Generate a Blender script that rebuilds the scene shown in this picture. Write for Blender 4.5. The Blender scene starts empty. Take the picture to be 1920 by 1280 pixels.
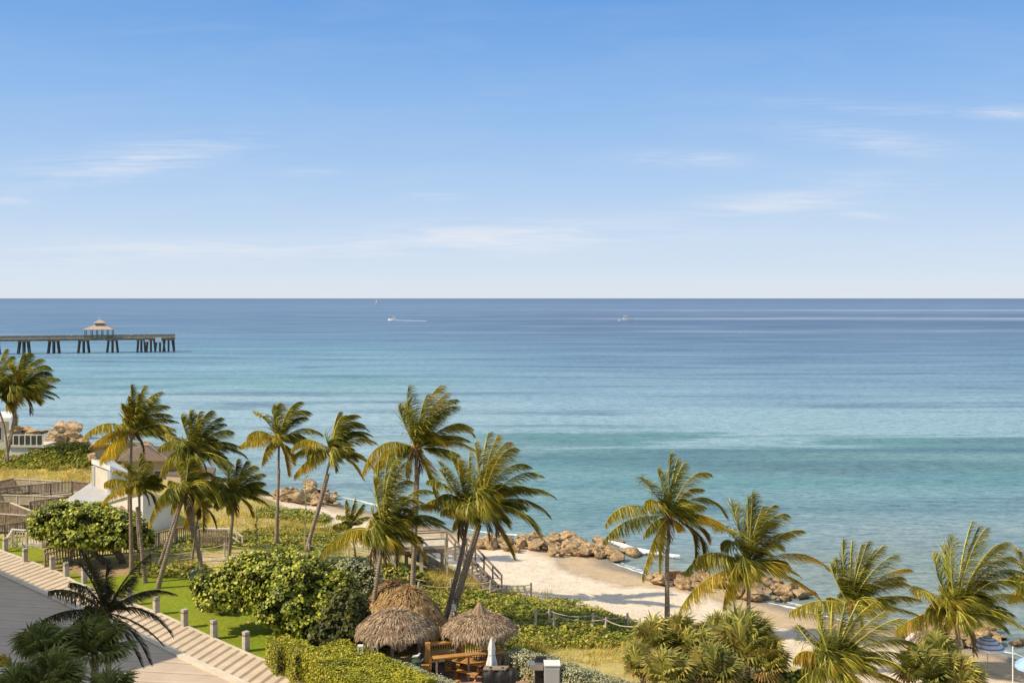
import bpy, math, random
from mathutils import Vector, Matrix, noise
R0 = random.Random(7)
F, HX, HY, CZ = 1867.0, 960.0, 559.0, 22.0
sc = bpy.context.scene
COL = sc.collection
rad = math.radians
V = Vector

# ------------------------------------------------------------------ world coordinates
def at(px, py, Y):
    return V(((px-HX)/F*Y, Y, CZ-(py-HY)/F*Y))
def onz(px, py, z):
    return at(px, py, F*(CZ-z)/(py-HY))

SHORE = [(60,18),(40,40)] + [tuple(onz(a,b,0).xy) for a,b in
         [(1990,1262),(1880,1228),(1700,1185),(1540,1154),(1440,1127),(1400,1104),(1300,1090),(1215,1081),(1160,1062),(1130,1045),(1060,1022),(960,1012),(870,1000),(760,975),(640,947),(500,924),(300,866),(160,842),(0,820)]] + [(-150,200),(-330,330),(-900,640),(-3000,1500)]
def sdist(x, y):
    best = 1e18; sgn = 1
    for (ax,ay),(bx,by) in zip(SHORE, SHORE[1:]):
        dx, dy = bx-ax, by-ay
        t = ((x-ax)*dx+(y-ay)*dy)/(dx*dx+dy*dy)
        t = 0 if t < 0 else 1 if t > 1 else t
        ex, ey = x-ax-dx*t, y-ay-dy*t
        q = ex*ex+ey*ey
        if q < best:
            best = q; sgn = 1 if dx*ey-dy*ex > 0 else -1
    return math.sqrt(best)*sgn
PROF = [(-60,-5),(-12,-1.2),(0,0),(2.5,.28),(6,.85),(12,1.35),(15,1.7),(19,2.7),(23,3.0),(1e6,3.0)]
def lerp_tab(tab, d):
    if d <= tab[0][0]: return tab[0][1]
    for (a,za),(b,zb) in zip(tab, tab[1:]):
        if d <= b:
            t = (d-a)/(b-a); return za+(zb-za)*t
    return tab[-1][1]
MOUND = [(-49.5,112,7.5,5,2.5)]
def narrow(d,x,y):
    return d*(1+min(1.2,max(0,(y-80)/18))*min(1,max(0,(-8-x)/22))) if d>0 else d
def gz(x, y, d=None):
    if d is None: d = sdist(x, y)
    d = narrow(d,x,y)   # the beach narrows up the coast
    z = lerp_tab(PROF, d)
    if d > 2:
        k = min(1, (d-2)/8)
        if d < 26: z += .13*noise.noise(V((x*.35,y*.35,0)))*k + .05*noise.noise(V((x*1.3,y*1.3,4)))*k
    for mx,my,rx,ry,h in MOUND:
        q = ((x-mx)/rx)**2+((y-my)/ry)**2
        if q < 4: z += h*math.exp(-q*1.2)
    return z
def gp(px, py):
    z = 3.0
    for _ in range(14):
        p = onz(px, py, z)
        z = .5*z+.5*gz(p.x, p.y)
    p = onz(px, py, z); p.z = gz(p.x, p.y)
    return p
def inpoly(x, y, P):
    c = False; j = len(P)-1
    for i in range(len(P)):
        xi, yi = P[i]; xj, yj = P[j]
        if (yi > y) != (yj > y) and x < (xj-xi)*(y-yi)/(yj-yi)+xi: c = not c
        j = i
    return c
def wpoly(pxs): return [tuple(gp(a,b).xy) for a,b in pxs]

# ------------------------------------------------------------------ materials
def srgb(r,g,b):
    f = lambda c: (c/255/12.92) if c/255 <= .04045 else ((c/255+.055)/1.055)**2.4
    return (f(r),f(g),f(b),1)
class NT:
    def __init__(s, nt): s.nt = nt; s.n = nt.nodes; s.l = nt.links
    def new(s, t, **k):
        nd = s.n.new(t)
        for a,b in k.items(): setattr(nd, a, b)
        return nd
    def put(s, sock, v):
        if hasattr(v, 'is_output') or isinstance(v, bpy.types.NodeSocket): s.l.new(v, sock)
        elif v is not None:
            try: sock.default_value = v
            except Exception:
                sock.default_value = v[:3]
    def math(s, op, a, b=None, c=None, clamp=False):
        nd = s.new('ShaderNodeMath', operation=op); nd.use_clamp = clamp
        s.put(nd.inputs[0], a)
        if b is not None: s.put(nd.inputs[1], b)
        if c is not None: s.put(nd.inputs[2], c)
        return nd.outputs[0]
    def mix(s, f, a, b, bt='MIX'):
        nd = s.new('ShaderNodeMix', data_type='RGBA', blend_type=bt)
        s.put(nd.inputs['Factor'], f); s.put(nd.inputs[6], a); s.put(nd.inputs[7], b)
        return nd.outputs[2]
    def noise(s, vec, scale, detail=3, rough=.5, dist=0):
        nd = s.new('ShaderNodeTexNoise'); s.put(nd.inputs['Vector'], vec)
        nd.inputs['Scale'].default_value = scale; nd.inputs['Detail'].default_value = detail
        nd.inputs['Roughness'].default_value = rough; nd.inputs['Distortion'].default_value = dist
        return nd.outputs[0]
    def ramp(s, f, stops, interp='LINEAR'):
        nd = s.new('ShaderNodeValToRGB'); s.put(nd.inputs[0], f)
        e = nd.color_ramp.elements; nd.color_ramp.interpolation = interp
        e[0].position, e[0].color = stops[0]; e[1].position, e[1].color = stops[-1]
        for p,c in stops[1:-1]:
            q = e.new(p); q.color = c
        return nd.outputs[0]
    def scale(s, vec, sx, sy, sz, rz=0):
        nd = s.new('ShaderNodeMapping'); s.put(nd.inputs[0], vec)
        nd.inputs['Scale'].default_value = (sx,sy,sz); nd.inputs['Rotation'].default_value = (0,0,rz)
        return nd.outputs[0]
    def pos(s): return s.new('ShaderNodeNewGeometry').outputs['Position']
    def obj(s): return s.new('ShaderNodeTexCoord').outputs['Object']
    def island(s): return s.new('ShaderNodeNewGeometry').outputs['Random Per Island']
    def bump(s, h, st, dist=.05):
        nd = s.new('ShaderNodeBump'); nd.inputs['Strength'].default_value = st
        nd.inputs['Distance'].default_value = dist; s.put(nd.inputs['Height'], h); return nd.outputs[0]
def material(name):
    m = bpy.data.materials.new(name); m.use_nodes = True
    t = NT(m.node_tree); t.n.clear()
    t.out = t.new('ShaderNodeOutputMaterial'); return m, t
def principled(t, col, rough=.8, normal=None, spec=.3, metal=0):
    b = t.new('ShaderNodeBsdfPrincipled'); t.put(b.inputs['Base Color'], col)
    t.put(b.inputs['Roughness'], rough); b.inputs['Specular IOR Level'].default_value = spec
    b.inputs['Metallic'].default_value = metal
    if normal is not None: t.put(b.inputs['Normal'], normal)
    t.l.new(b.outputs[0], t.out.inputs[0]); return b
def c3(r,g,b): return (r,g,b,1)

def leafmat(name, stops, trans=.35, ageramp=None, rough=.5, patch=0.0, patchcol=None):
    m, t = material(name)
    col = t.ramp(t.island(), stops)
    if ageramp:
        at_ = t.new('ShaderNodeAttribute', attribute_name='age')
        a = at_.outputs['Fac']
        col = t.mix(t.math('MULTIPLY', a, 1.0, clamp=True), col, t.ramp(t.math('ADD', t.island(), 0), ageramp))
        dead = t.math('SUBTRACT', a, 1.0, clamp=True)
        col = t.mix(dead, col, c3(.17,.105,.05))
    big = t.noise(t.pos(), .7, 3, .6)
    col = t.mix(1, col, t.ramp(big, [(.32, c3(.80,.84,.78)), (.62, c3(1.34,1.26,1.1))]), 'MULTIPLY')
    if patchcol:
        n = t.noise(t.pos(), .5, 3)
        f = t.ramp(n, [(.5, c3(0,0,0)), (.62, c3(1,1,1))])
        col = t.mix(t.math('MULTIPLY', f, patch), col, patchcol)
    b = t.new('ShaderNodeBsdfPrincipled'); t.put(b.inputs['Base Color'], col)
    b.inputs['Roughness'].default_value = rough; b.inputs['Specular IOR Level'].default_value = .35
    tr = t.new('ShaderNodeBsdfTranslucent'); t.put(tr.inputs[0], col)
    mx = t.new('ShaderNodeMixShader'); mx.inputs[0].default_value = trans
    t.l.new(b.outputs[0], mx.inputs[1]); t.l.new(tr.outputs[0], mx.inputs[2]); t.l.new(mx.outputs[0], t.out.inputs[0])
    return m
def simple(name, c1, c2=None, scale=3, rough=.8, bump=0, bscale=None, metal=0, spec=.3, detail=4, stretch=None):
    m, t = material(name)
    vec = t.obj()
    if stretch: vec = t.scale(vec, *stretch)
    n = t.noise(vec, scale, detail)
    col = t.ramp(n, [(.3, c1), (.7, c2 or c1)])
    nm = t.bump(t.noise(vec, bscale or scale*3, 4), bump) if bump else None
    principled(t, col, rough, nm, spec, metal); return m

M = {}
M['palm'] = leafmat('palm_leaf', [(0,c3(.075,.085,.018)),(.4,c3(.21,.245,.036)),(.75,c3(.42,.43,.065)),(1,c3(.70,.60,.22))], .40,
    ageramp=[(0,c3(.58,.50,.03)),(.6,c3(.74,.56,.045)),(1,c3(.66,.38,.07))])
M['rachis'] = leafmat('palm_rib', [(0,c3(.46,.44,.07)),(1,c3(.62,.54,.10))], .1)
M['palm_shade'] = leafmat('palm_leaf_shaded', [(0,c3(.06,.065,.025)),(.6,c3(.11,.10,.04)),(1,c3(.17,.125,.06))], .25)  # darker copy of the palm leaf, shade put into its colour
M['fan'] = leafmat('fan_palm_leaf', [(0,c3(.09,.11,.03)),(.5,c3(.25,.27,.055)),(.85,c3(.50,.47,.11)),(1,c3(.66,.48,.17))], .3,
    ageramp=[(0,c3(.35,.24,.07)),(1,c3(.3,.16,.06))])
M['fan_shade'] = leafmat('fan_palm_leaf_shaded', [(0,c3(.09,.115,.03)),(.6,c3(.19,.22,.05)),(1,c3(.30,.28,.09))], .25)  # fan leaf copy with the shade painted into its greens
M['grape'] = leafmat('sea_grape_leaf', [(0,c3(.08,.105,.012)),(.4,c3(.25,.30,.024)),(.75,c3(.45,.49,.05)),(.96,c3(.74,.72,.20)),(1,c3(.42,.22,.05))], .28)
M['grape_inner'] = leafmat('sea_grape_leaf_inner', [(0,c3(.04,.045,.01)),(1,c3(.12,.125,.02))], .2)  # darkened leaves: shade inside the crowns put into the colour
M['vine'] = leafmat('vine_leaf', [(0,c3(.08,.09,.016)),(.4,c3(.24,.255,.028)),(.72,c3(.42,.40,.05)),(.90,c3(.60,.52,.10)),(1,c3(.42,.22,.08))], .28, patch=.45, patchcol=c3(.17,.27,.018))
M['hedge'] = leafmat('hedge_leaf', [(0,c3(.15,.165,.016)),(.5,c3(.37,.375,.034)),(.9,c3(.55,.51,.05)),(1,c3(.62,.54,.09))], .25)
M['silver'] = leafmat('silver_leaf', [(0,c3(.22,.24,.15)),(.5,c3(.38,.40,.25)),(1,c3(.56,.56,.38))], .2)
M['grass_dry'] = leafmat('dry_grass_blade', [(0,c3(.44,.31,.08)),(.5,c3(.58,.49,.10)),(1,c3(.70,.58,.20))], .3)
M['grass_lawn'] = leafmat('lawn_blade', [(0,c3(.15,.20,.015)),(1,c3(.26,.30,.03))], .3)
M['croton'] = leafmat('croton_leaf', [(0,c3(.5,.4,.03)),(.6,c3(.6,.42,.05)),(1,c3(.3,.28,.04))], .3)
M['flower'] = leafmat('pink_flower', [(0,c3(.6,.15,.25)),(1,c3(.7,.35,.4))], .3)

def trunkmat():
    m, t = material('palm_trunk')
    o = t.obj()
    w = t.new('ShaderNodeTexWave', wave_type='BANDS', bands_direction='Z'); t.put(w.inputs[0], o)
    w.inputs['Scale'].default_value = 2.2; w.inputs['Distortion'].default_value = 2.5; w.inputs['Detail'].default_value = 2
    n = t.noise(o, 5, 4)
    col = t.ramp(n, [(.3,c3(.25,.18,.13)),(.7,c3(.46,.36,.27))])
    col = t.mix(t.math('MULTIPLY', w.outputs[1], .4), col, c3(.12,.085,.06))
    principled(t, col, .9, t.bump(w.outputs[1], .6, .03)); return m
M['trunk'] = trunkmat()
M['bark'] = simple('gnarled_bark', c3(.12,.085,.06), c3(.30,.23,.17), 5, .9, .6)
M['fiber'] = simple('palm_fiber', c3(.20,.11,.05), c3(.42,.25,.10), 9, .9, .6)
M['coconut'] = simple('coconut_husk', c3(.22,.12,.04), c3(.42,.26,.06), 4, .6)
M['wood_grey'] = simple('weathered_wood', c3(.20,.165,.125), c3(.38,.32,.25), 3, .9, .4, 10)
M['wood_brown'] = simple('brown_wood', c3(.20,.145,.11), c3(.38,.29,.22), 3, .9, .4, 10)
M['wood_light'] = simple('pale_wood', c3(.50,.42,.31), c3(.68,.60,.47), 2, .85, .3, 12)
M['wood_orange'] = simple('orange_stained_wood', c3(.42,.20,.05), c3(.62,.32,.09), 3, .6, .3, 14, stretch=(1,1,6))
M['wood_dark'] = simple('dark_wood', c3(.06,.045,.035), c3(.13,.10,.08), 3, .9)
M['pier_wood'] = simple('pier_timber', c3(.17,.13,.085), c3(.36,.28,.17), .8, .95, .5, 3)
M['pile'] = simple('pier_pile', c3(.07,.06,.05), c3(.15,.125,.10), 1.2, .9)
M['roof_pier'] = simple('pier_roof_shingle', c3(.50,.36,.26), c3(.62,.46,.34), 1.5, .9, .3)
M['white'] = simple('white_paint', c3(.74,.71,.66), c3(.82,.80,.76), .8, .6)
M['cream'] = simple('cream_stucco', c3(.62,.55,.44), c3(.72,.66,.55), .8, .85)
M['greyroof'] = simple('grey_standing_roof', c3(.40,.39,.38), c3(.50,.49,.48), .6, .6)
M['peach'] = simple('peach_stucco', c3(.42,.34,.26), c3(.54,.45,.35), .8, .85)
M['shingle'] = simple('brown_shingle', c3(.10,.07,.05), c3(.27,.19,.13), 8, .9, .5, 12)
M['glass'] = simple('dark_glass', c3(.03,.035,.04), c3(.05,.06,.07), .5, .12, spec=.6)
M['concrete'] = simple('bollard_concrete', c3(.42,.37,.31), c3(.56,.50,.43), 3, .9, .3, 20)
M['rope'] = simple('rope', c3(.52,.42,.28), c3(.66,.56,.40), 20, .9)
M['post'] = simple('rope_post', c3(.55,.47,.38), c3(.72,.63,.52), 8, .9)
M['black'] = simple('black_cover', c3(.012,.010,.009), c3(.03,.026,.022), 3, .6, .5, 4)
M['canvas'] = simple('white_canvas', c3(.70,.68,.65), c3(.80,.78,.75), 3, .8, .2)
M['steel'] = simple('steel', c3(.42,.42,.42), c3(.55,.55,.55), 3, .35, metal=.8)
M['greybox'] = simple('grey_panel', c3(.42,.42,.40), c3(.48,.48,.46), 1, .6)
M['green'] = simple('green_plastic', c3(.05,.09,.05), c3(.09,.14,.08), 3, .6)
M['red'] = simple('red_cloth', c3(.5,.05,.04), c3(.6,.08,.05), 3, .8)
M['blue'] = simple('blue_cloth', c3(.04,.10,.35), c3(.06,.14,.42), 3, .8)
M['skin'] = simple('skin', c3(.45,.26,.18), c3(.5,.3,.21), 3, .6)
M['hair'] = simple('dark_hair', c3(.03,.02,.015), c3(.06,.04,.03), 3, .6)
M['lightblue'] = simple('light_blue_cloth', c3(.32,.50,.70), c3(.38,.57,.76), 2, .7)
M['beak'] = simple('bird_beak', c3(.5,.3,.05), c3(.55,.33,.06), 3, .6)

def thatchmat(name, a, b, c, dark):
    m, t = material(name)
    col = t.ramp(t.island(), [(0,a),(.5,b),(1,c)])
    n = t.noise(t.obj(), 1.6, 3)
    col = t.mix(t.ramp(n, [(.45,c3(0,0,0)),(.7,c3(.55,.55,.55))]), col, dark)
    principled(t, col, .95); return m
M['thatch'] = thatchmat('grey_thatch', c3(.17,.10,.06), c3(.38,.26,.155), c3(.64,.48,.32), c3(.22,.14,.085))
M['thatch_new'] = thatchmat('golden_thatch', c3(.24,.13,.05), c3(.46,.29,.12), c3(.66,.46,.22), c3(.28,.16,.08))

def rockmat():
    m, t = material('limestone')
    o = t.obj()
    oi = t.new('ShaderNodeObjectInfo')
    n = t.noise(o, 2.2, 6, .6)
    col = t.ramp(n, [(.32,c3(.18,.105,.05)),(.48,c3(.58,.38,.18)),(.66,c3(.82,.61,.35))])
    col = t.mix(t.ramp(oi.outputs['Random'], [(0,c3(0,0,0)),(1,c3(.45,.45,.45))]), col, c3(.50,.36,.23))
    vo = t.new('ShaderNodeTexVoronoi'); t.put(vo.inputs['Vector'], o); vo.inputs['Scale'].default_value = 5
    pit_shade = t.ramp(vo.outputs[0], [(.05,c3(.25,.2,.18)),(.28,c3(1,1,1))])  # shade of pits and crevices painted into the rock colour
    col = t.mix(1.0, col, pit_shade, 'MULTIPLY')
    geo = t.new('ShaderNodeNewGeometry'); sp = t.new('ShaderNodeSeparateXYZ'); t.l.new(geo.outputs['Position'], sp.inputs[0])
    wet = t.ramp(t.math('DIVIDE', sp.outputs[2], 1.0), [(.1,c3(1,1,1)),(.35,c3(0,0,0))])
    col = t.mix(wet, col, c3(.10,.075,.045))
    principled(t, col, .95, t.bump(t.noise(o,6,6,.7), 1.0, .2)); return m
M['rock'] = rockmat()

# ------------------------------------------------------------------ mesh builder / scene helpers
class MB:
    def __init__(s): s.v=[]; s.f=[]; s.m=[]; s.age=[]; s.a=0.0; s.mi=0
    def vs(s, pts):
        i = len(s.v); s.v.extend(tuple(p) for p in pts); s.age.extend([s.a]*len(pts)); return i
    def face(s, idx): s.f.append(tuple(idx)); s.m.append(s.mi)
    def poly(s, pts): i = s.vs(pts); s.face(range(i, i+len(pts)))
    def box(s, c, sx, sy, sz, rz=0, taper=1.0):
        """c = centre of the base"""
        ca, sa = math.cos(rz), math.sin(rz); P=[]
        for k,(zz,tp) in enumerate(((0,1),(sz,taper))):
            for ax,ay in ((-1,-1),(1,-1),(1,1),(-1,1)):
                x, y = ax*sx/2*tp, ay*sy/2*tp
                P.append((c[0]+x*ca-y*sa, c[1]+x*sa+y*ca, c[2]+zz))
        i = s.vs(P)
        for q in ((3,2,1,0),(4,5,6,7),(0,1,5,4),(1,2,6,5),(2,3,7,6),(3,0,4,7)): s.face([i+k for k in q])
    def prism(s, base, tops, z0=None):
        n = len(base); i = s.vs(list(base)+list(tops))
        s.face(range(i+n-1, i-1, -1)); s.face(range(i+n, i+2*n))
        for k in range(n): s.face((i+k, i+(k+1)%n, i+n+(k+1)%n, i+n+k))
    def slab(s, pts, z, th):
        s.prism([(p[0],p[1],z-th) for p in pts], [(p[0],p[1],z) for p in pts])
    def bar(s, a, b, w, h):
        a=V(a); b=V(b); d=(b-a)
        if d.length < 1e-6: return
        d.normalize(); up = V((0,0,1))
        if abs(d.z) > .97: up = V((0,1,0))
        r = d.cross(up).normalized(); u = r.cross(d)
        P=[p+r*sx*w/2+u*sy*h/2 for p in (a,b) for sx,sy in ((-1,-1),(1,-1),(1,1),(-1,1))]
        i = s.vs(P)
        for q in ((0,1,2,3),(7,6,5,4),(4,5,1,0),(5,6,2,1),(6,7,3,2),(7,4,0,3)): s.face([i+k for k in q])
    def tube(s, pts, rr, n=8, cap=True, jit=0, rng=None):
        pts=[V(p) for p in pts]; rings=[]
        for k,p in enumerate(pts):
            d=(pts[min(k+1,len(pts)-1)]-pts[max(k-1,0)]).normalized()
            up=V((0,1,0)) if abs(d.y)<.9 else V((1,0,0))
            r=d.cross(up).normalized(); u=r.cross(d); rd=rr[k] if hasattr(rr,'__len__') else rr
            ring=[]
            for j in range(n):
                t=2*math.pi*j/n; q=rd*(1+(rng.uniform(-jit,jit) if rng else 0))
                ring.append(p+r*math.cos(t)*q+u*math.sin(t)*q)
            rings.append(s.vs(ring))
        for a,b in zip(rings,rings[1:]):
            for j in range(n): s.face((a+j,a+(j+1)%n,b+(j+1)%n,b+j))
        if cap:
            s.face([rings[0]+j for j in range(n)][::-1]); s.face([rings[-1]+j for j in range(n)])
    def ellip(s, c, rx, ry, rz, nu=10, nv=7, fn=None):
        rows=[]
        for i in range(nv+1):
            ph=math.pi*i/nv; row=[]
            for j in range(nu):
                th=2*math.pi*j/nu
                d=V((math.sin(ph)*math.cos(th), math.sin(ph)*math.sin(th), math.cos(ph)))
                k=fn(d) if fn else 1
                row.append((c[0]+d.x*rx*k, c[1]+d.y*ry*k, c[2]+d.z*rz*k))
            rows.append(s.vs(row))
        for a,b in zip(rows,rows[1:]):
            for j in range(nu): s.face((a+j,b+j,b+(j+1)%nu,a+(j+1)%nu))
    def leaf(s, p, nrm, size, rng, asp=1.0, n=5):
        nrm=nrm.normalized(); t=nrm.cross(V((rng.gauss(0,1),rng.gauss(0,1),rng.gauss(0,1))))
        if t.length<1e-4: return
        t.normalize(); b=nrm.cross(t)
        P=[]
        for k in range(n):
            q=2*math.pi*k/n
            P.append(p+t*math.cos(q)*size*.5+b*math.sin(q)*size*.5*asp)
        s.poly(P)
    def blade(s, p, d, L, w, rng, bend=.3):
        d=d.normalized(); side=d.cross(V((rng.gauss(0,1),rng.gauss(0,1),.1))).normalized()*w*.5
        m=p+d*L*.55; e=p+(d+V((rng.uniform(-bend,bend)+bend*.6,rng.uniform(-bend,bend),-bend*.6))).normalized()*L
        i=s.vs([p-side,p+side,m+side*.8,m-side*.8,e]); s.face((i,i+1,i+2,i+3)); s.face((i+3,i+2,i+4))
    def build(s, name, mats, parent=None, origin=None, smooth=False):
        o0 = V(ORIG.get(parent.name,(0,0,0))) if parent else V(origin or (0,0,0))
        me = bpy.data.meshes.new(name)
        me.from_pydata([(a-o0.x,b-o0.y,c-o0.z) for a,b,c in s.v], [], s.f)
        if not isinstance(mats,(list,tuple)): mats=[mats]
        for m in mats: me.materials.append(m)
        if len(mats)>1: me.polygons.foreach_set('material_index', s.m)
        if smooth: me.polygons.foreach_set('use_smooth', [True]*len(s.f))
        if any(s.age):
            a=me.attributes.new('age','FLOAT','POINT'); a.data.foreach_set('value', s.age)
        me.update()
        o=bpy.data.objects.new(name, me); COL.objects.link(o)
        if parent: o.parent=parent; ORIG[o.name]=tuple(o0)
        else: o.location=o0; ORIG[o.name]=tuple(o0)
        return o
ORIG={}
def tag(o, label, cat, group=None, kind=None):
    if label: o['label']=label
    if cat: o['category']=cat
    if group: o['group']=group
    if kind: o['kind']=kind
    return o
def thing(name, label, cat, loc, group=None):
    o=bpy.data.objects.new(name, None); COL.objects.link(o); o.location=loc; o.empty_display_size=.3
    ORIG[o.name]=tuple(loc); return tag(o,label,cat,group)
def struct(o): o['kind']='structure'; return o
def stuff(o,label,cat): return tag(o,label,cat,kind='stuff')
def copy_tree(o, loc, rz=0, scale=None):
    c=o.copy(); COL.objects.link(c); c.location=loc; c.rotation_euler=(0,0,rz)
    if scale: c.scale=scale
    def kids(a,b):
        for ch in list(a.children):
            d=ch.copy(); COL.objects.link(d); d.parent=b; kids(ch,d)
    kids(o,c); return c

# ------------------------------------------------------------------ sky, sun, camera
SUN_EL, TRAVEL = rad(42), V((.95,.30,0)).normalized()
sun_from = V((-TRAVEL.x*math.cos(SUN_EL), -TRAVEL.y*math.cos(SUN_EL), math.sin(SUN_EL)))
def build_world():
    w=bpy.data.worlds.new('World'); sc.world=w; w.use_nodes=True
    t=NT(w.node_tree); t.n.clear(); out=t.new('ShaderNodeOutputWorld')
    sky=t.new('ShaderNodeTexSky'); sky.sky_type='NISHITA'; sky.sun_disc=False
    sky.sun_elevation=SUN_EL; sky.sun_rotation=math.atan2(sun_from.x, sun_from.y)
    sky.air_density=1; sky.dust_density=.6; sky.ozone_density=1.5
    skc=t.mix(1.0, sky.outputs[0], c3(.085,.085,.085), 'MULTIPLY')
    g=t.new('ShaderNodeTexCoord').outputs['Generated']
    sp=t.new('ShaderNodeSeparateXYZ'); t.l.new(g, sp.inputs[0]); x,y,z=sp.outputs
    el=t.math('MAXIMUM', z, 0.0)
    gr=t.ramp(t.math('POWER', el, .5), [(0,srgb(228,232,240)),(.12,srgb(220,232,245)),(.24,srgb(203,223,246)),(.33,srgb(180,210,245)),(.445,srgb(144,188,240)),(.54,srgb(108,163,229)),(.62,srgb(150,178,214)),(1,srgb(182,192,208))])
    col=t.mix(.93, skc, gr)
    # thin cirrus wisps, placed by compass bearing and height above the horizon
    yy=t.math('MAXIMUM', y, .05)
    u=t.math('DIVIDE', x, yy); v=t.math('DIVIDE', z, yy)
    cv=t.new('ShaderNodeCombineXYZ'); t.put(cv.inputs[0],u); t.put(cv.inputs[1],v)
    vec=t.scale(cv.outputs[0], 1.0, 6.0, 1, rad(4))
    n1=t.noise(vec, 5.5, 7, .62, .6); n2=t.noise(t.scale(cv.outputs[0],1,15,1,rad(-5)), 8, 8, .68, 1.0)
    nn=t.math('ADD', t.math('MULTIPLY', n1, .35), t.math('MULTIPLY', n2, .65))
    wis=[(250,302,190,30,1.0,-.14),(20,370,50,14,.6,0),(575,326,65,10,.45,0),(1310,297,110,16,.7,0),(1640,262,140,22,.8,.12),(1430,384,160,20,.95,-.06),
         (950,445,290,30,1.15,-.02),(400,468,330,18,.9,0),(1690,205,260,12,.4,.05),(1890,210,60,12,.6,0),(1620,404,60,8,.5,.1),(830,366,60,8,.4,0),(60,495,180,20,.45,0),(1660,345,150,26,.35,.1)]
    tot=None
    for (px,py,wx,wy,a,sl) in wis:
        uc,vc=(px-HX)/F,(HY-py)/F
        du=t.math('SUBTRACT',u,uc); dv=t.math('SUBTRACT',v,vc)
        dv=t.math('MULTIPLY_ADD', du, sl, dv)
        e=t.math('ADD', t.math('POWER', t.math('ABSOLUTE', t.math('DIVIDE',du,wx/F)), 2), t.math('POWER', t.math('ABSOLUTE', t.math('DIVIDE',dv,wy/F)), 2))
        gss=t.math('MULTIPLY', t.math('EXPONENT', t.math('MULTIPLY', e, -1)), a)
        tot=gss if tot is None else t.math('ADD', tot, gss)
    th=t.math('MULTIPLY', t.math('SUBTRACT', nn, .39), 4.0, clamp=True)
    cl=t.math('MULTIPLY', t.math('MULTIPLY', tot, th), .78, clamp=True)
    haze=t.math('MULTIPLY', t.math('MULTIPLY', t.math('SUBTRACT', n1, .45), 1.3, clamp=True), .16)
    cl=t.math('ADD', cl, haze, clamp=True)
    col=t.mix(cl, col, srgb(236,238,244))
    bg=t.new('ShaderNodeBackground'); t.put(bg.inputs[0], col); bg.inputs[1].default_value=1.0
    t.l.new(bg.outputs[0], out.inputs[0])
build_world()
sun=bpy.data.lights.new('sun','SUN'); sun.energy=5.0; sun.angle=rad(.5); sun.color=(1.0,.88,.68)
so=bpy.data.objects.new('sun', sun); COL.objects.link(so)
so.rotation_euler=sun_from.to_track_quat('Z','Y').to_euler()
cam=bpy.data.cameras.new('camera'); cam.lens=35.0*F/1867*1.0; cam.sensor_width=36; cam.clip_end=200000; cam.clip_start=.5
cam.lens=36*F/1920; cam.shift_y=-(640-HY)/1920
co=bpy.data.objects.new('camera', cam); COL.objects.link(co); co.location=(0,0,CZ); co.rotation_euler=(rad(90),0,0)
sc.camera=co
sc.view_settings.view_transform='Standard'; sc.view_settings.look='None'; sc.view_settings.exposure=0

# ------------------------------------------------------------------ ground
LAWN=wpoly([(-60,1010),(0,1037),(68,1063),(140,1100),(300,1155),(375,1190),(475,1235),(590,1280),(760,1290),(690,1160),(620,1110),(430,1092),(300,1082),(180,1065),(110,1040),(60,1018),(0,1006)])
GREEN=[wpoly(p) for p in ([(270,1030),(330,1008),(440,1000),(520,985),(640,985),(640,1040),(420,1030),(300,1045)],
       [(765,1112),(1010,1125),(1120,1142),(1190,1165),(1215,1190),(1160,1215),(1000,1222),(800,1215)],
       [(480,955),(560,952),(625,970),(610,985),(480,972)],[(250,1060),(385,1062),(420,1090),(250,1090)],
       [(600,1060),(790,1060),(840,1090),(760,1110),(600,1110)],[(-20,835),(165,835),(175,882),(-20,885)])]
PATIO=wpoly([(770,1236),(1000,1232),(1100,1330),(760,1330)])
SOIL=wpoly([(90,1062),(215,1050),(260,1075),(180,1085)])
SANDP=wpoly([(370,1043),(470,1041),(470,1053),(375,1056)])
def lin(a,b,t): return tuple(a[i]+(b[i]-a[i])*t for i in range(3))
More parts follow.
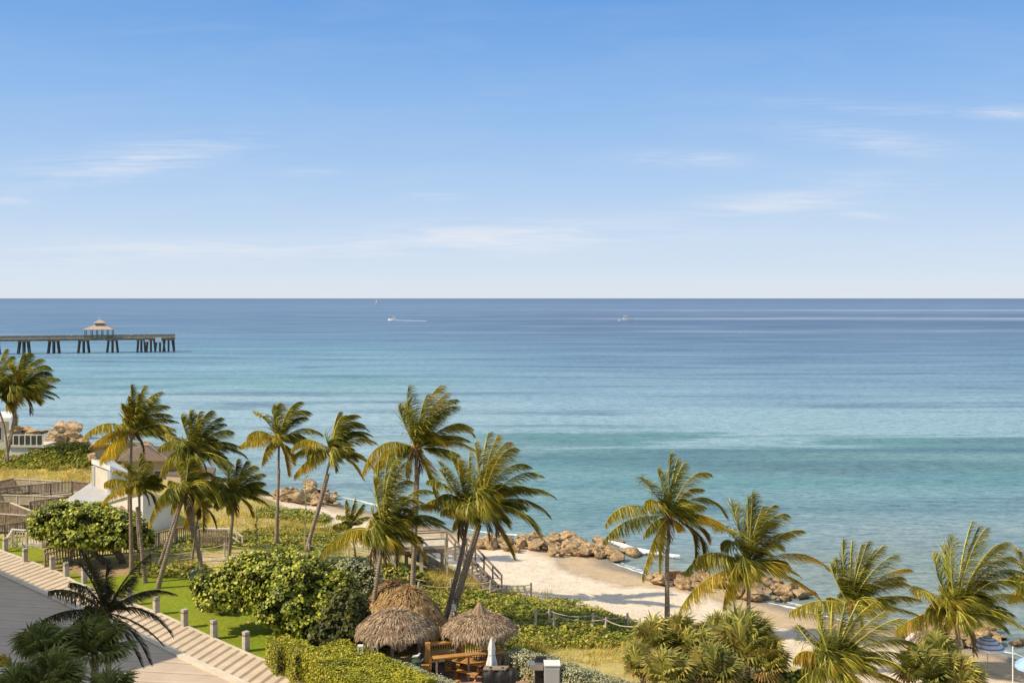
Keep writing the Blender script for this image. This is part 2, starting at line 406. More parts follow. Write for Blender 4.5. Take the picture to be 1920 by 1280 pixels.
def build_ground():
    def axis(a,b,st,outer_lo,outer_hi):
        L=[]; x=a
        while x<=b: L.append(x); x+=st
        lo=[]; g=st; x=a
        while x>outer_lo: g*=1.35; x-=g; lo.append(x)
        hi=[]; g=st; x=L[-1]
        while x<outer_hi: g*=1.35; x+=g; hi.append(x)
        return lo[::-1]+L+hi
    X=axis(-62,42,.45,-6000,6000); Yv=axis(42,122,.45,-3000,7000)
    vs=[]; cols=[]
    SAND=(.82,.69,.54); DAMP=(.64,.48,.31); WET=(.34,.28,.22); DRY=(.50,.42,.12); GRN=(.13,.15,.02); LW=(.225,.285,.022)
    for y in Yv:
        for x in X:
            d=sdist(x,y); z=gz(x,y,d)
            if abs(x)>700 or y>2000: z=min(z,3) if d>0 else -6
            n=noise.noise(V((x*.25,y*.25,1))); n2=noise.noise(V((x*1.1,y*1.1,2)))
            veg=lerp_tab([(0,0),(14.0,0),(15.2,1),(1e6,1)], narrow(d,x,y)+n*1.2+n2*.8)
            c=SAND
            dd=d+n*1.5
            if dd<7.0: c=lin(DAMP,SAND,max(0,min(1,(dd-4.5)/2)))
            if dd<2.4: c=lin(WET,DAMP,max(0,min(1,(dd-.9)/1.4)))
            if 4.6<dd<6.4 and noise.noise(V((x*.9,y*.9,7)))>.05: c=lin(c,(.30,.20,.12),.35)
            k=max(0,min(1,.55+n*1.1+n2*.6))
            c=lin(c, lin(DRY,(.50,.40,.24),k*.6), veg)
            for P in GREEN:
                if inpoly(x,y,P): c=GRN
            if inpoly(x,y,LAWN): c=lin(LW,(.28,.30,.03),max(0,min(1,.4+n)))
            if inpoly(x,y,SOIL): c=(.42,.30,.16)
            if inpoly(x,y,SANDP): c=(.62,.50,.34)
            vs.append((x,y,z)); cols.extend((c[0],c[1],c[2],1))
    nx=len(X); fs=[(j*nx+i,j*nx+i+1,(j+1)*nx+i+1,(j+1)*nx+i) for j in range(len(Yv)-1) for i in range(nx-1)]
    me=bpy.data.meshes.new('ground'); me.from_pydata(vs,[],fs)
    ca=me.color_attributes.new('soil','FLOAT_COLOR','POINT'); ca.data.foreach_set('color',cols)
    me.polygons.foreach_set('use_smooth',[True]*len(fs))
    m,t=material('ground_cover'); at_=t.new('ShaderNodeAttribute',attribute_name='soil')
    p=t.pos(); n=t.noise(p,1.6,6,.65); nf=t.noise(p,14,4,.7)
    col=t.mix(1,at_.outputs['Color'],t.ramp(n,[(.25,c3(.80,.78,.74)),(.6,c3(1.06,1.06,1.04))]),'MULTIPLY')
    col=t.mix(1,col,t.ramp(nf,[(.3,c3(.84,.82,.80)),(.55,c3(1.05,1.05,1.05))]),'MULTIPLY')
    vo=t.new('ShaderNodeTexVoronoi'); t.put(vo.inputs['Vector'],p); vo.inputs['Scale'].default_value=2.4; vo.inputs['Randomness'].default_value=1
    foot=t.ramp(vo.outputs[0],[(.0,c3(0,0,0)),(.35,c3(1,1,1))])
    bh=t.math('ADD',t.math('ADD',t.noise(p,3.5,5,.65),t.math('MULTIPLY',nf,.3)),t.math('MULTIPLY',foot,.55))
    principled(t,col,.95,t.bump(bh,.55,.12),.1)
    me.materials.append(m); o=bpy.data.objects.new('ground',me); COL.objects.link(o); struct(o)
build_ground()

# sea ---------------------------------------------------------------
def build_sea():
    b=MB(); b.poly([(-90000,20,0),(90000,20,0),(90000,120000,0),(-90000,120000,0)])
    m,t=material('sea_water'); p=t.pos(); sp=t.new('ShaderNodeSeparateXYZ'); t.l.new(p,sp.inputs[0]); x,y,z=sp.outputs
    # depth bands run roughly along the coast, broken up by slow noise
    slow=t.noise(t.scale(p,.0035,.016,1),1,4,.55,.4)
    wob=t.math('ADD',t.math('MULTIPLY',t.math('SUBTRACT',slow,.5),.40),t.math('MULTIPLY',t.math('SUBTRACT',t.noise(t.scale(p,.018,.06,1),1,5,.6,.6),.5),.75))
    inv=t.math('DIVIDE',CZ*F,t.math('MAXIMUM',y,40))      # 0 = horizon, growing towards the shore
    q=t.math('DIVIDE',inv,500.0)
    q2=t.math('ADD',q,t.math('MULTIPLY',wob,t.math('MINIMUM',q,.5)))
    left=t.ramp(q2,[(0,srgb(78,114,164)),(.03,srgb(86,128,178)),(.08,srgb(76,120,170)),(.14,srgb(80,132,176)),(.2,srgb(92,150,184)),(.27,srgb(112,168,194)),(.315,srgb(94,156,172)),(.35,srgb(124,174,194)),(.40,srgb(148,184,202)),(.5,srgb(150,184,200)),(.62,srgb(134,168,178)),(.75,srgb(136,170,174)),(1,srgb(150,168,162))])
    right=t.ramp(q2,[(0,srgb(70,108,160)),(.03,srgb(86,124,176)),(.08,srgb(66,104,156)),(.14,srgb(74,118,166)),(.22,srgb(84,134,176)),(.33,srgb(110,156,188)),(.43,srgb(136,176,198)),(.505,srgb(140,180,198)),(.53,srgb(88,148,156)),(.58,srgb(88,144,150)),(.68,srgb(84,152,160)),(.8,srgb(98,148,158)),(.9,srgb(120,150,158)),(1,srgb(140,156,150))])
    rx=t.math('DIVIDE',x,y)
    side=t.ramp(t.math('ADD',t.math('MULTIPLY_ADD',rx,2.4,.62),t.math('MULTIPLY',wob,.8)),[(.3,c3(0,0,0)),(.75,c3(1,1,1))])
    col=t.mix(side,left,right)
    # long pale slicks, dark wind lanes
    st=t.noise(t.scale(p,.0016,.012,1),1,5,.6,.3); st2=t.noise(t.scale(p,.012,.085,1),1,6,.62,.5)
    col=t.mix(t.ramp(st,[(.55,c3(0,0,0)),(.68,c3(.42,.42,.42))]),col,srgb(158,186,212))
    col=t.mix(t.ramp(st2,[(.50,c3(0,0,0)),(.66,c3(.22,.22,.22))]),col,srgb(176,200,216))
    col=t.mix(t.ramp(st2,[(.34,c3(.62,.62,.62)),(.48,c3(0,0,0))]),col,srgb(60,98,138))
    # offshore pale streaks to the right (calm water far out)
    for (y0,w,a) in ((1810,110,.6),(1080,42,.75),(1020,20,.35),(1500,40,.3)):
        dy=t.math('DIVIDE',t.math('SUBTRACT',y,y0),w); gg=t.math('EXPONENT',t.math('MULTIPLY',t.math('MULTIPLY',dy,dy),-1))
        fx=t.math('MULTIPLY',t.ramp(t.math('MULTIPLY_ADD',rx,1.0,.5),[(.42,c3(0,0,0)),(.85,c3(1,1,1))]),a)
        br=t.ramp(t.noise(t.scale(p,.004,.02,1),1,4),[(.35,c3(.3,.3,.3)),(.6,c3(1,1,1))])
        col=t.mix(t.math('MULTIPLY',t.math('MULTIPLY',gg,fx),br,clamp=True),col,srgb(186,206,228))
    # dark sea-grass patches on the sandy bottom
    for (ax,ay,rx_,ry_,a) in ((onz(1260,862,0).x,onz(1260,862,0).y,30,7,.38),(onz(1430,880,0).x,onz(1430,880,0).y,13,3.5,.45),(onz(1750,872,0).x,onz(1750,872,0).y,26,4,.35)):
        e=t.math('ADD',t.math('POWER',t.math('DIVIDE',t.math('SUBTRACT',x,ax),rx_),2),t.math('POWER',t.math('ABSOLUTE',t.math('DIVIDE',t.math('SUBTRACT',y,ay),ry_)),2))
        k=t.math('MULTIPLY',t.math('EXPONENT',t.math('MULTIPLY',e,-1)),t.math('MULTIPLY',t.noise(t.scale(p,.15,.4,1),1,4),a*1.8),clamp=True)
        col=t.mix(k,col,srgb(74,104,122))
    hs=t.new('ShaderNodeHueSaturation'); hs.inputs['Saturation'].default_value=.78; t.put(hs.inputs['Color'],col); col=t.mix(1,hs.outputs[0],c3(.87,.92,.93),'MULTIPLY')
    # ripples: light and shade of the wavelets painted into the colour
    rp=t.noise(t.scale(p,.45,1.5,1),1,5,.7,.3); rp2=t.noise(t.scale(p,1.6,4.5,1,rad(8)),1,3,.6)
    k=t.math('ADD',t.math('MULTIPLY',rp,.6),t.math('MULTIPLY',rp2,.4))
    col=t.mix(1,col,t.ramp(k,[(.38,c3(.46,.54,.60)),(.5,c3(1,1,1)),(.60,c3(1.38,1.32,1.24))]),'MULTIPLY')
    col=t.mix(1,col,c3(.92,.90,.86),'MULTIPLY')
    bh=t.math('ADD',t.math('MULTIPLY',rp,1.0),t.math('MULTIPLY',rp2,.35))
    nrm=t.bump(bh,.35,.25)
    df=t.new('ShaderNodeBsdfDiffuse'); t.put(df.inputs[0],col); t.put(df.inputs[2],nrm)
    gl=t.new('ShaderNodeBsdfGlossy'); gl.inputs['Roughness'].default_value=.28; t.put(gl.inputs['Normal'],nrm); t.put(gl.inputs[0],c3(.9,.95,1))
    mx=t.new('ShaderNodeMixShader'); mx.inputs[0].default_value=.13
    t.l.new(df.outputs[0],mx.inputs[1]); t.l.new(gl.outputs[0],mx.inputs[2]); t.l.new(mx.outputs[0],t.out.inputs[0])
    struct(b.build('sea',m))
build_sea()
def foammat():
    m,t=material('foam'); p=t.pos()
    n=t.noise(t.scale(p,1.6,3.2,1),1,7,.75,.8); uv=t.new('ShaderNodeAttribute',attribute_name='age')
    a=t.math('MULTIPLY',t.math('ADD',t.math('SUBTRACT',n,.60),t.math('MULTIPLY',uv.outputs['Fac'],.34)),4.5,clamp=True)
    b=t.new('ShaderNodeBsdfDiffuse'); t.put(b.inputs[0],c3(.82,.82,.80)); tr=t.new('ShaderNodeBsdfTransparent')
    mx=t.new('ShaderNodeMixShader'); t.put(mx.inputs[0],a); t.l.new(tr.outputs[0],mx.inputs[1]); t.l.new(b.outputs[0],mx.inputs[2]); t.l.new(mx.outputs[0],t.out.inputs[0])
    return m
M['foam']=foammat()
def foam(name, pts, w, z=.03, hump=.0, strength=1.0):
    b=MB(); P=[V(p) for p in pts]; rows=[]; nseg=14*(len(P)-1); K=6
    for i in range(nseg+1):
        t=i/nseg*(len(P)-1); k=min(int(t),len(P)-2); f=t-k; p=P[k].lerp(P[k+1],f)
        d=(P[k+1]-P[k]); nn=V((-d.y,d.x,0)).normalized()
        ww=w*(.65+.5*noise.noise(V((p.x*.5,p.y*.5,9))))*(math.sin(math.pi*min(1,max(0,i/nseg)))**.5+.05)
        row=[]
        for j in range(K+1):
            s=j/K*2-1; q=p+nn*(s*ww/2+.25*noise.noise(V((p.x*.9,p.y*.9,3))))
            b.a=strength*(1-abs(s)**1.5)
            row.append(b.vs([(q.x,q.y,z+hump*(1-s*s))]))
        rows.append(row)
    for a,c in zip(rows,rows[1:]):
        for j in range(K): b.face((a[j],a[j+1],c[j+1],c[j]))
    return struct(b.build(name,M['foam'],smooth=True))
foam('breaking_wave',[onz(1136,1012,.3),onz(1165,1020,.3),onz(1200,1030,.3),onz(1235,1037,.3),onz(1275,1042,.3)],1.6,.06,.35,1.5)
foam('breaking_wave',[onz(935,1000,.1),onz(965,1003,.1),onz(985,1008,.1)],1.0,.05,.15,1.1)
foam('shore_foam',[onz(1145,1056,0),onz(1180,1066,0),onz(1215,1080,0)],.8,.06,.0,1.1)
foam('shore_foam',[onz(1440,1131,0),onz(1490,1140,0),onz(1530,1151,0),onz(1600,1170,0)],.9,.06,.0,1.1)
foam('shore_foam',[onz(870,992,0),onz(905,998,0),onz(940,1006,0)],.9,.06,.0,1.0)
foam('shore_foam',[onz(640,932,0),onz(680,941,0),onz(740,957,0),onz(800,975,0)],1.2,.06,.0,1.0)
foam('shore_foam',[onz(1830,1212,0),onz(1870,1222,0),onz(1915,1230,0)],.7,.06,.0,.9)

foam('swash_line',[V((a,b,0))+V((.5,.5,0)) for a,b in SHORE[2:14]][::-1],1.3,.05,0,.62)
# ------------------------------------------------------------------ road and promenade
ROAD_D=(onz(460,1280,3)-onz(0,1072,3)).normalized()
def build_paths():
    z=3.0
    up=[onz(a,b,z) for a,b in [(-120,985),(0,1035),(57,1056),(110,1077),(140,1095),(220,1125),(300,1155),(375,1190),(475,1235),(590,1278),(700,1322)]]
    lo=[onz(a,b,z) for a,b in [(-160,1004),(0,1072),(40,1090),(90,1112),(140,1136),(215,1168),(295,1203),(370,1240),(460,1280),(560,1325)]]
    def strip(name,A,B,z,mat,th=.0):
        b=MB(); pts=[(p.x,p.y,z) for p in A]+[(p.x,p.y,z) for p in reversed(B)]
        if th: b.prism([(x,y,z-th) for x,y,_ in pts],pts)
        else: b.poly(pts)
        return struct(b.build(name,mat))
    ang=math.atan2(ROAD_D.y,ROAD_D.x)
    m,t=material('banded_pavers'); p=t.scale(t.pos(),1,1,1,-ang+rad(90-66)*0)
    sp=t.new('ShaderNodeSeparateXYZ'); t.l.new(p,sp.inputs[0])
    rot=t.new('ShaderNodeVectorRotate'); rot.rotation_type='Z_AXIS'; t.l.new(t.pos(),rot.inputs['Vector']); rot.inputs['Angle'].default_value=-(ang+rad(27))
    s2=t.new('ShaderNodeSeparateXYZ'); t.l.new(rot.outputs[0],s2.inputs[0])
    fr=t.math('FRACT',t.math('DIVIDE',s2.outputs[0],.68))
    band=t.ramp(fr,[(.0,c3(0,0,0)),(.12,c3(1,1,1)),(.34,c3(1,1,1)),(.48,c3(0,0,0))])
    br=t.new('ShaderNodeTexBrick'); t.l.new(rot.outputs[0],br.inputs['Vector']); br.inputs['Scale'].default_value=5
    br.inputs['Color1'].default_value=c3(.70,.57,.42); br.inputs['Color2'].default_value=c3(.78,.65,.49); br.inputs['Mortar'].default_value=c3(.44,.35,.25); br.inputs['Mortar Size'].default_value=.03
    n=t.noise(t.pos(),1.2,5,.6)
    col=t.mix(band,br.outputs[0],c3(.36,.25,.17)); col=t.mix(1,col,t.ramp(n,[(.3,c3(.85,.85,.84)),(.65,c3(1.08,1.07,1.05))]),'MULTIPLY')
    principled(t,col,.9,t.bump(br.outputs[1],.3,.01))
    strip('promenade',up,lo,z+.12,m,.4)
    kb=[p+V((-.667,-.745,0)).normalized()*.0 for p in lo]
    out=[p+V((-.667,-.745,0)).normalized()*.42 for p in lo]
    strip('kerb',lo,out,z+.128,simple('kerb_concrete',c3(.62,.52,.40),c3(.74,.64,.50),1.5,.9,.2),.4)
    out2=[p+V((.667,.745,0)).normalized()*.18 for p in up]
    strip('path_edging',out2,up,z+.135,simple('edging_concrete',c3(.60,.50,.38),c3(.70,.60,.47),1.5,.9,.2),.3)
    m,t=material('road_concrete'); rot=t.new('ShaderNodeVectorRotate'); rot.rotation_type='Z_AXIS'; t.l.new(t.pos(),rot.inputs['Vector']); rot.inputs['Angle'].default_value=rad(9)
    s2=t.new('ShaderNodeSeparateXYZ'); t.l.new(rot.outputs[0],s2.inputs[0])
    wv=t.math('ADD',s2.outputs[1],t.math('MULTIPLY',t.noise(t.pos(),.15,2),.8))
    fr=t.math('FRACT',t.math('DIVIDE',wv,1.25))
    ln=t.ramp(fr,[(0,c3(.60,.57,.54)),(.05,c3(.60,.57,.54)),(.09,c3(1.12,1.11,1.08)),(.2,c3(1.1,1.1,1.1)),(.3,c3(1,1,1))])
    n=t.noise(t.pos(),.5,6,.6); n2=t.noise(t.scale(t.pos(),1,8,1,rad(9)),1.5,4)
    col=t.ramp(n,[(.3,c3(.50,.385,.29)),(.7,c3(.62,.49,.37))])
    col=t.mix(t.ramp(n2,[(.4,c3(0,0,0)),(.6,c3(.5,.5,.5))]),t.mix(1,col,ln,'MULTIPLY'),col)
    principled(t,col,.9,t.bump(t.noise(t.pos(),6,4),.2,.02))
    fan=[p+V((-.667,-.745,0)).normalized()*.4 for p in lo]
    far=[V((-140,-20,z)),V((-140,140,z))]
    b=MB(); b.poly([(p.x,p.y,z+.02) for p in fan]+[(30,10,z+.02),(-140,10,z+.02),(-140,110,z+.02)][:3]); struct(b.build('road',m))
build_paths()
m,t=material('patio_brick'); br=t.new('ShaderNodeTexBrick'); t.put(br.inputs['Vector'],t.pos()); br.inputs['Scale'].default_value=4
br.inputs['Color1'].default_value=c3(.36,.19,.13); br.inputs['Color2'].default_value=c3(.46,.27,.19); br.inputs['Mortar'].default_value=c3(.30,.22,.17)
principled(t,br.outputs[0],.9); M['brick']=m
b=MB(); b.slab([p for p in PATIO],3.02,.3); struct(b.build('patio',M['brick']))

# ------------------------------------------------------------------ hotel blocks left of the frame (one shades the road, the other is added to shade the near palms)
def hotel(x0,y0,ux,uy,L,D,h,label,cat='building'):
    """rectangular block: corner x0,y0, long axis (ux,uy)"""
    u=V((ux,uy,0)).normalized(); n=V((-u.y,u.x,0)); o=V((x0,y0,3))
    t_=thing('hotel_block',label,cat,o)
    b=MB(); P=[o,o+u*L,o+u*L+n*D,o+n*D]; b.prism(P,[p+V((0,0,h)) for p in P]); b.build('wall',M['cream'],t_)
    b=MB(); b.prism([p+V((0,0,h)) for p in (P[0]-u*.3-n*.3,P[1]+u*.3-n*.3,P[2]+u*.3+n*.3,P[3]-u*.3+n*.3)],[p+V((0,0,h+.5)) for p in (P[0]-u*.3-n*.3,P[1]+u*.3-n*.3,P[2]+u*.3+n*.3,P[3]-u*.3+n*.3)]); b.build('cornice',M['white'],t_)
    for fl in range(int(h//3.2)):
        for k in range(int(L//4)):
            q=o+u*(1.2+4*k)-n*.03+V((0,0,.9+3.2*fl)); b=MB()
            b.prism([q,q+u*1.8,q+u*1.8+n*.02,q+n*.02],[p+V((0,0,1.5)) for p in (q,q+u*1.8,q+u*1.8+n*.02,q+n*.02)]); b.build('window',M['glass'],t_)
k=1/math.tan(SUN_EL)
tip=onz(337,1227,3); hA=18.0; cA=tip-TRAVEL*((hA+.5)*k)
hotel(cA.x,cA.y,-ROAD_D.x,-ROAD_D.y,46,14,hA,'cream hotel block beside the far stretch of road')
cB=V((-19,43.3,0))-TRAVEL*22  # unseen block, added to put the near palms in shade
hotel(cB.x,cB.y,-.05,-1,26,14,26,'tall cream block out of view, added to shade the near palms')

# ================================================================== PALMS
WIND=V((.9,.15,-.05))
def frond(b, C, T, K, rng, age=0.0, ll=.62, n=44, lw=.045, wind=.75, ribw=.075):
    C,T,K=V(C),V(T),V(K); L=(K-C).length*.5+(T-K).length*.5+(T-C).length*.25
    b.mi=1; b.a=0 if age<1.2 else 2; pts=[]; 
    for i in range(9):
        t=i/8; pts.append(C*(1-t)**2+K*2*t*(1-t)+T*t*t)
    for i in range(8): b.bar(pts[i],pts[i+1],ribw*(1-.085*i),ribw*.6*(1-.085*i))
    b.mi=0
    phs=rng.uniform(.8,1.2)
    for i in range(n):
        t=.13+.87*(i+rng.random()*.6)/n
        p=C*(1-t)**2+K*2*t*(1-t)+T*t*t
        tg=((K-C)*(1-t)+(T-K)*t).normalized()
        S=tg.cross(V((0,0,1)))
        if S.length<.2: S=tg.cross(V((0,1,0)))
        S.normalize(); U=S.cross(tg)
        ln=ll*min(1,.45+2.2*(t-.1))*(1 if t<.6 else 1-.62*(t-.6)/.4)*rng.uniform(.85,1.12)*phs
        for sg in (-1,1):
            if rng.random()<.04: continue
            g=.45+.5*rng.random()+(.5 if age>1.2 else 0)+1.15*(1-abs(tg.z))
            d=(tg*(.55+.5*t)+S*sg*(.72-.22*t)+U*.12*rng.random()+WIND*wind*rng.uniform(.7,1.7)+V((0,0,-g*.55))).normalized()
            d2=(d+V((0,0,-.55))+WIND*wind*.5).normalized()
            m=p+d*ln*.55; e=m+d2*ln*.5
            w=d.cross(V((rng.gauss(0,.35),rng.gauss(0,.35)+.4,1))).normalized()*lw*.5
            b.a=max(0.0001,min(2,age+(.30*(t-.65) if age<1.2 else 0)+rng.gauss(0,.1)))
            k=b.vs([p-w,p+w,m+w*1.15,m-w*1.15,e]); b.face((k,k+1,k+2,k+3)); b.face((k+3,k+2,k+4))
PALMN=[0]
def palm(label, crown, base, mids=(), fr=(), fill=10, R=80, tr=.16, dead=2, Y=None, dy=0.0, shade=False, nuts=0, upb=0.0, group='coconut palms along the beach', zb=None, seed=None, ll=None, cat='palm tree'):
    PALMN[0]+=1; rng=random.Random(seed or 100+PALMN[0]*13)
    if Y is None:
        B=gp(*base); Y=B.y
    else:
        B=at(base[0],base[1],Y); B.z=gz(B.x,Y) if zb is None else zb
    C=at(crown[0],crown[1],Y+dy)
    t=thing('coconut_palm',label,cat,B,group)
    pts=[B-V((0,0,.3))]+[at(a,c,Y+dy*(k+1)/(len(mids)+1)) for k,(a,c) in enumerate(mids)]+[C+V((0,0,-.12))]
    # smooth the trunk line
    sm=[]
    for i in range(len(pts)-1):
        p0=pts[max(i-1,0)];p1=pts[i];p2=pts[i+1];p3=pts[min(i+2,len(pts)-1)]
        for j in range(8):
            u=j/8; sm.append(.5*((2*p1)+(p2-p0)*u+(2*p0-5*p1+4*p2-p3)*u*u+(3*p1-p0-3*p2+p3)*u**3))
    sm.append(pts[-1]); n=len(sm)
    tr*=.78; rr=[tr*(1.55-.65*min(1,i/n*5) if i/n<.2 else .92-.22*i/n)*(1.0+.07*(i%2)) for i in range(n)]
    b=MB(); b.tube(sm,rr,9,jit=.05,rng=rng); b.build('trunk',M['trunk'],t,smooth=True)
    s=(Y+dy)/F           # metres per photo pixel at the crown
    r=R*s; ll=ll or .40*r
    b=MB()
    # fibrous heart of the crown
    b.mi=2
    for k in range(14):
        a=rng.uniform(0,6.28); e=rng.uniform(.5,1.4); d=V((math.cos(a)*math.cos(e),math.sin(a)*math.cos(e),math.sin(e)))
        b.bar(C+V((0,0,-.35)),C+d*rng.uniform(.3,.6),.10,.06)
    b.tube([C+V((0,0,-.5)),C+V((0,0,-.15)),C+V((0,0,.25))],[tr*.8,tr*1.5,tr*.6],8)
    lw=max(.03,.042*Y/60)
    for f in fr:
        tx,ty,kx,ky=f[:4]; age=f[4] if len(f)>4 else rng.choice((0,0,.1,.35))
        L=math.hypot(tx-crown[0],ty-crown[1])*s; o=rng.uniform(-.55,.55)*max(L,r*.7)
        T=at(tx,ty,Y+dy+o); K=at(kx,ky,Y+dy+o*.55)
        frond(b,C,T,K,rng,age,ll*rng.uniform(.85,1.15),112,lw)
    for k in range(fill+3):
        a=rng.uniform(0,6.283); e=rng.uniform(.05,1.25)+upb
        d=V((math.cos(a)*math.cos(e),math.sin(a)*math.cos(e),math.sin(e)))
        L=r*rng.uniform(.65,.92)*(1 if e>.5 else .9)
        K=C+d*L*.62; T=K+(V((d.x,d.y,0))*.55+V((0,0,-.38-.25*rng.random()+.4*math.sin(e)))+WIND*.42)*L*.62
        frond(b,C,T,K,rng,rng.choice((0,0,.05,.15,.4)),ll,100,lw)
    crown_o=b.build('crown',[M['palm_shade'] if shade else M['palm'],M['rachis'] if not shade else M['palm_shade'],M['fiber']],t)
    for k in range(dead):
        a=rng.uniform(0,6.283); d=V((math.cos(a),math.sin(a),0)); b=MB()
        L=r*rng.uniform(.45,.7); K=C+d*L*.4+V((0,0,.05)); T=C+d*L*.45+V((0,0,-L*.9))+WIND*.15
        frond(b,C,T,K,rng,2.0,ll*.8,30,lw,wind=.2); b.build('dead_frond',[M['palm'],M['palm']],t)
    for k in range(nuts):
        a=rng.uniform(0,6.283); b=MB(); q=C+V((math.cos(a)*.26,math.sin(a)*.26,-.22-.15*rng.random()))
        b.ellip(q,.13,.13,.16,8,6); b.build('coconut',M['coconut'],t,smooth=True)
    return t

palm('coconut palm cut off by the left edge of the photo, behind the white deck',(-14,738),(16,868),[(8,800)],[(20,668,5,680),(22,700,10,695),(26,722,12,712),(18,765,10,740),(28,795,20,750,.5),(-20,665,-18,700),(10,655,-5,680)],fill=8,R=62,dead=2)
palm('wind-bent coconut palm standing before the cream hut and white deck rail',(36,736),(8,868),[(30,782),(15,835)],
 [(54,661,37,670),(79,672,46,674),(88,685,60,680),(90,697,65,690),(107,709,79,700),(107,743,79,717),(69,754,62,738,.4),(18,688,28,700),(12,755,20,735,.5),(4,700,20,710),(42,664,30,690)],fill=11,R=70,dead=2,tr=.17)
palm('tall coconut palm with one long yellow frond arching left over the sea',(247,811),(247,1076),[(243,870),(242,960)],
 [(157,818,202,772,.65),(187,862,216,812,.75),(177,832,214,795,.8),(245,724,250,771),(228,758,232,775),(269,724,256,760),(303,734,264,740),(314,760,262,752),(318,777,270,764),(331,790,286,772),(324,812,290,794),(329,842,272,790,.6),(258,738,256,770),(290,745,268,760),(240,745,240,775),(322,802,290,784),(232,790,233,795)],fill=9,R=76,dead=1,tr=.15,upb=.25)
palm('short coconut palm standing right against the white angular pavilion',(261,917),(273,1092),[(257,950),(262,1030)],
 [(195,906,217,884,.5),(190,944,214,906,.7),(262,852,261,880),(234,872,245,885),(276,865,268,880),(308,909,281,896),(289,943,282,915),(292,888,272,890),(214,880,235,885),(300,897,280,888)],fill=8,R=56,dead=1,tr=.14)
palm('coconut palm with trunk leaning left down to the lawn bollards',(348,922),(293,1102),[(340,940),(315,1010),(300,1055)],
 [(331,866,336,890),(354,862,350,890),(278,985,300,905,.85),(291,944,312,905),(412,951,387,872,.3),(363,955,375,905,.5),(406,909,378,885),(380,995,385,920,1.6),(316,900,330,900),(400,925,375,893),(320,960,325,915,.5),(372,862,360,885),(392,885,370,880)],fill=9,R=70,dead=2,tr=.15)
palm('bushy tall coconut palm between the two leaning trunks left of centre',(362,850),(383,1085),[(356,950),(362,1005)],
 [(397,769,374,776),(356,775,358,800),(339,782,345,805),(421,794,388,790),(430,806,398,802),(459,856,428,820),(296,842,324,806),(417,874,395,845),(300,890,318,828,.3),(432,870,400,840),(374,772,364,800),(415,782,384,790),(310,812,330,815),(326,870,340,850,.4),(445,835,410,815)],fill=12,R=76,dead=2,tr=.15)
palm('thin short coconut palm with brown hanging fronds beside the boardwalk fence',(373,948),(358,1055),[(369,985)],
 [(405,988,392,945,1.8),(345,985,352,955,1.5),(398,935,385,935),(378,905,375,925),(350,930,360,935)],fill=4,R=46,dead=2,tr=.11)
palm('round-headed coconut palm left of the smooth tall trunk by the rope fence',(438,928),(426,1066),[(437,960),(431,1030)],
 [(444,862,440,888),(477,872,455,876),(492,887,466,886),(494,904,468,896),(500,921,470,904),(509,928,480,912),(399,895,417,884),(390,921,412,897),(405,952,410,920,.4),(500,947,475,918,.6),(472,966,458,925,1.3),(420,870,428,890),(385,905,408,890),(462,864,450,882),(483,940,465,918),(425,955,430,935,.5)],fill=13,R=62,dead=2,tr=.15)
palm('open-crowned coconut palm with straight bare trunk seen against pale water',(523,827),(518,1022),[(523,880),(521,950)],
 [(476,770,503,785),(521,757,513,775),(564,752,533,758),(579,771,540,757),(575,782,545,775),(600,813,570,786),(583,857,567,802,.4),(463,819,484,792,.5),(448,837,482,806,.75),(491,869,497,824,.6),(540,890,533,835,1.1),(549,868,540,835,.6),(553,757,535,770),(512,762,512,785)],fill=3,R=66,dead=0,tr=.15,nuts=3)
palm('coconut palm leaning right with its upper fronds blown flat to the right',(621,852),(573,1031),[(615,890),(600,950),(582,1005)],
 [(636,772,622,795),(671,778,630,768),(689,806,648,768),(687,820,655,785),(703,829,672,805),(578,861,570,820,.2),(546,842,578,800,.7),(549,855,585,820,.4),(551,893,578,848,.75),(680,898,646,840,.7),(708,892,666,826,.8),(650,778,626,780),(680,795,640,772),(695,815,655,790),(645,800,630,810),(665,860,645,840)],fill=7,R=72,dead=1,tr=.15,upb=.2)
palm('tallest coconut palm of the middle group with a brown dead skirt under its crown',(781,842),(773,1108),[(784,880),(778,960),(772,1035)],
 [(765,728,759,790),(826,722,788,750),(856,748,805,748),(858,760,800,762),(887,816,855,768),(880,800,850,775),(876,824,837,802),(896,852,859,806,.6),(832,834,795,783,.7),(678,890,706,798,.55),(701,878,722,822,.6),(816,932,794,860,.9),(860,876,830,832,.5),(748,765,758,800),(840,735,795,765),(800,740,785,775),(835,770,800,785),(760,760,765,800)],fill=12,R=88,dead=3,tr=.16,nuts=4,upb=.2)
palm('coconut palm in front of the boardwalk stairs whose trunk rises beside the golden thatch roof',(718,1003),(690,1190),[(714,1040),(704,1100)],
 [(710,862,702,920),(746,857,720,880),(763,864,730,884),(768,900,728,895),(811,921,762,898),(821,951,776,925),(783,1013,744,962,.4),(738,875,718,910),(600,1040,655,968,.6),(735,1022,728,995,.6),(640,1000,675,975,.5),(842,993,788,952),(790,940,750,915),(760,930,735,925),(700,900,708,940),(797,1050,765,990,.7),(825,975,780,945),(730,850,715,900)],fill=24,R=96,dead=3,tr=.15,upb=.2)
palm('young coconut palm low left of the boardwalk landing posts',(655,985),(668,1062),[(664,1020)],
 [(648,938,646,960),(665,935,658,960),(680,945,668,958),(690,968,672,968),(632,965,642,965),(625,985,640,975,.4)],fill=4,R=38,dead=0,tr=.10)
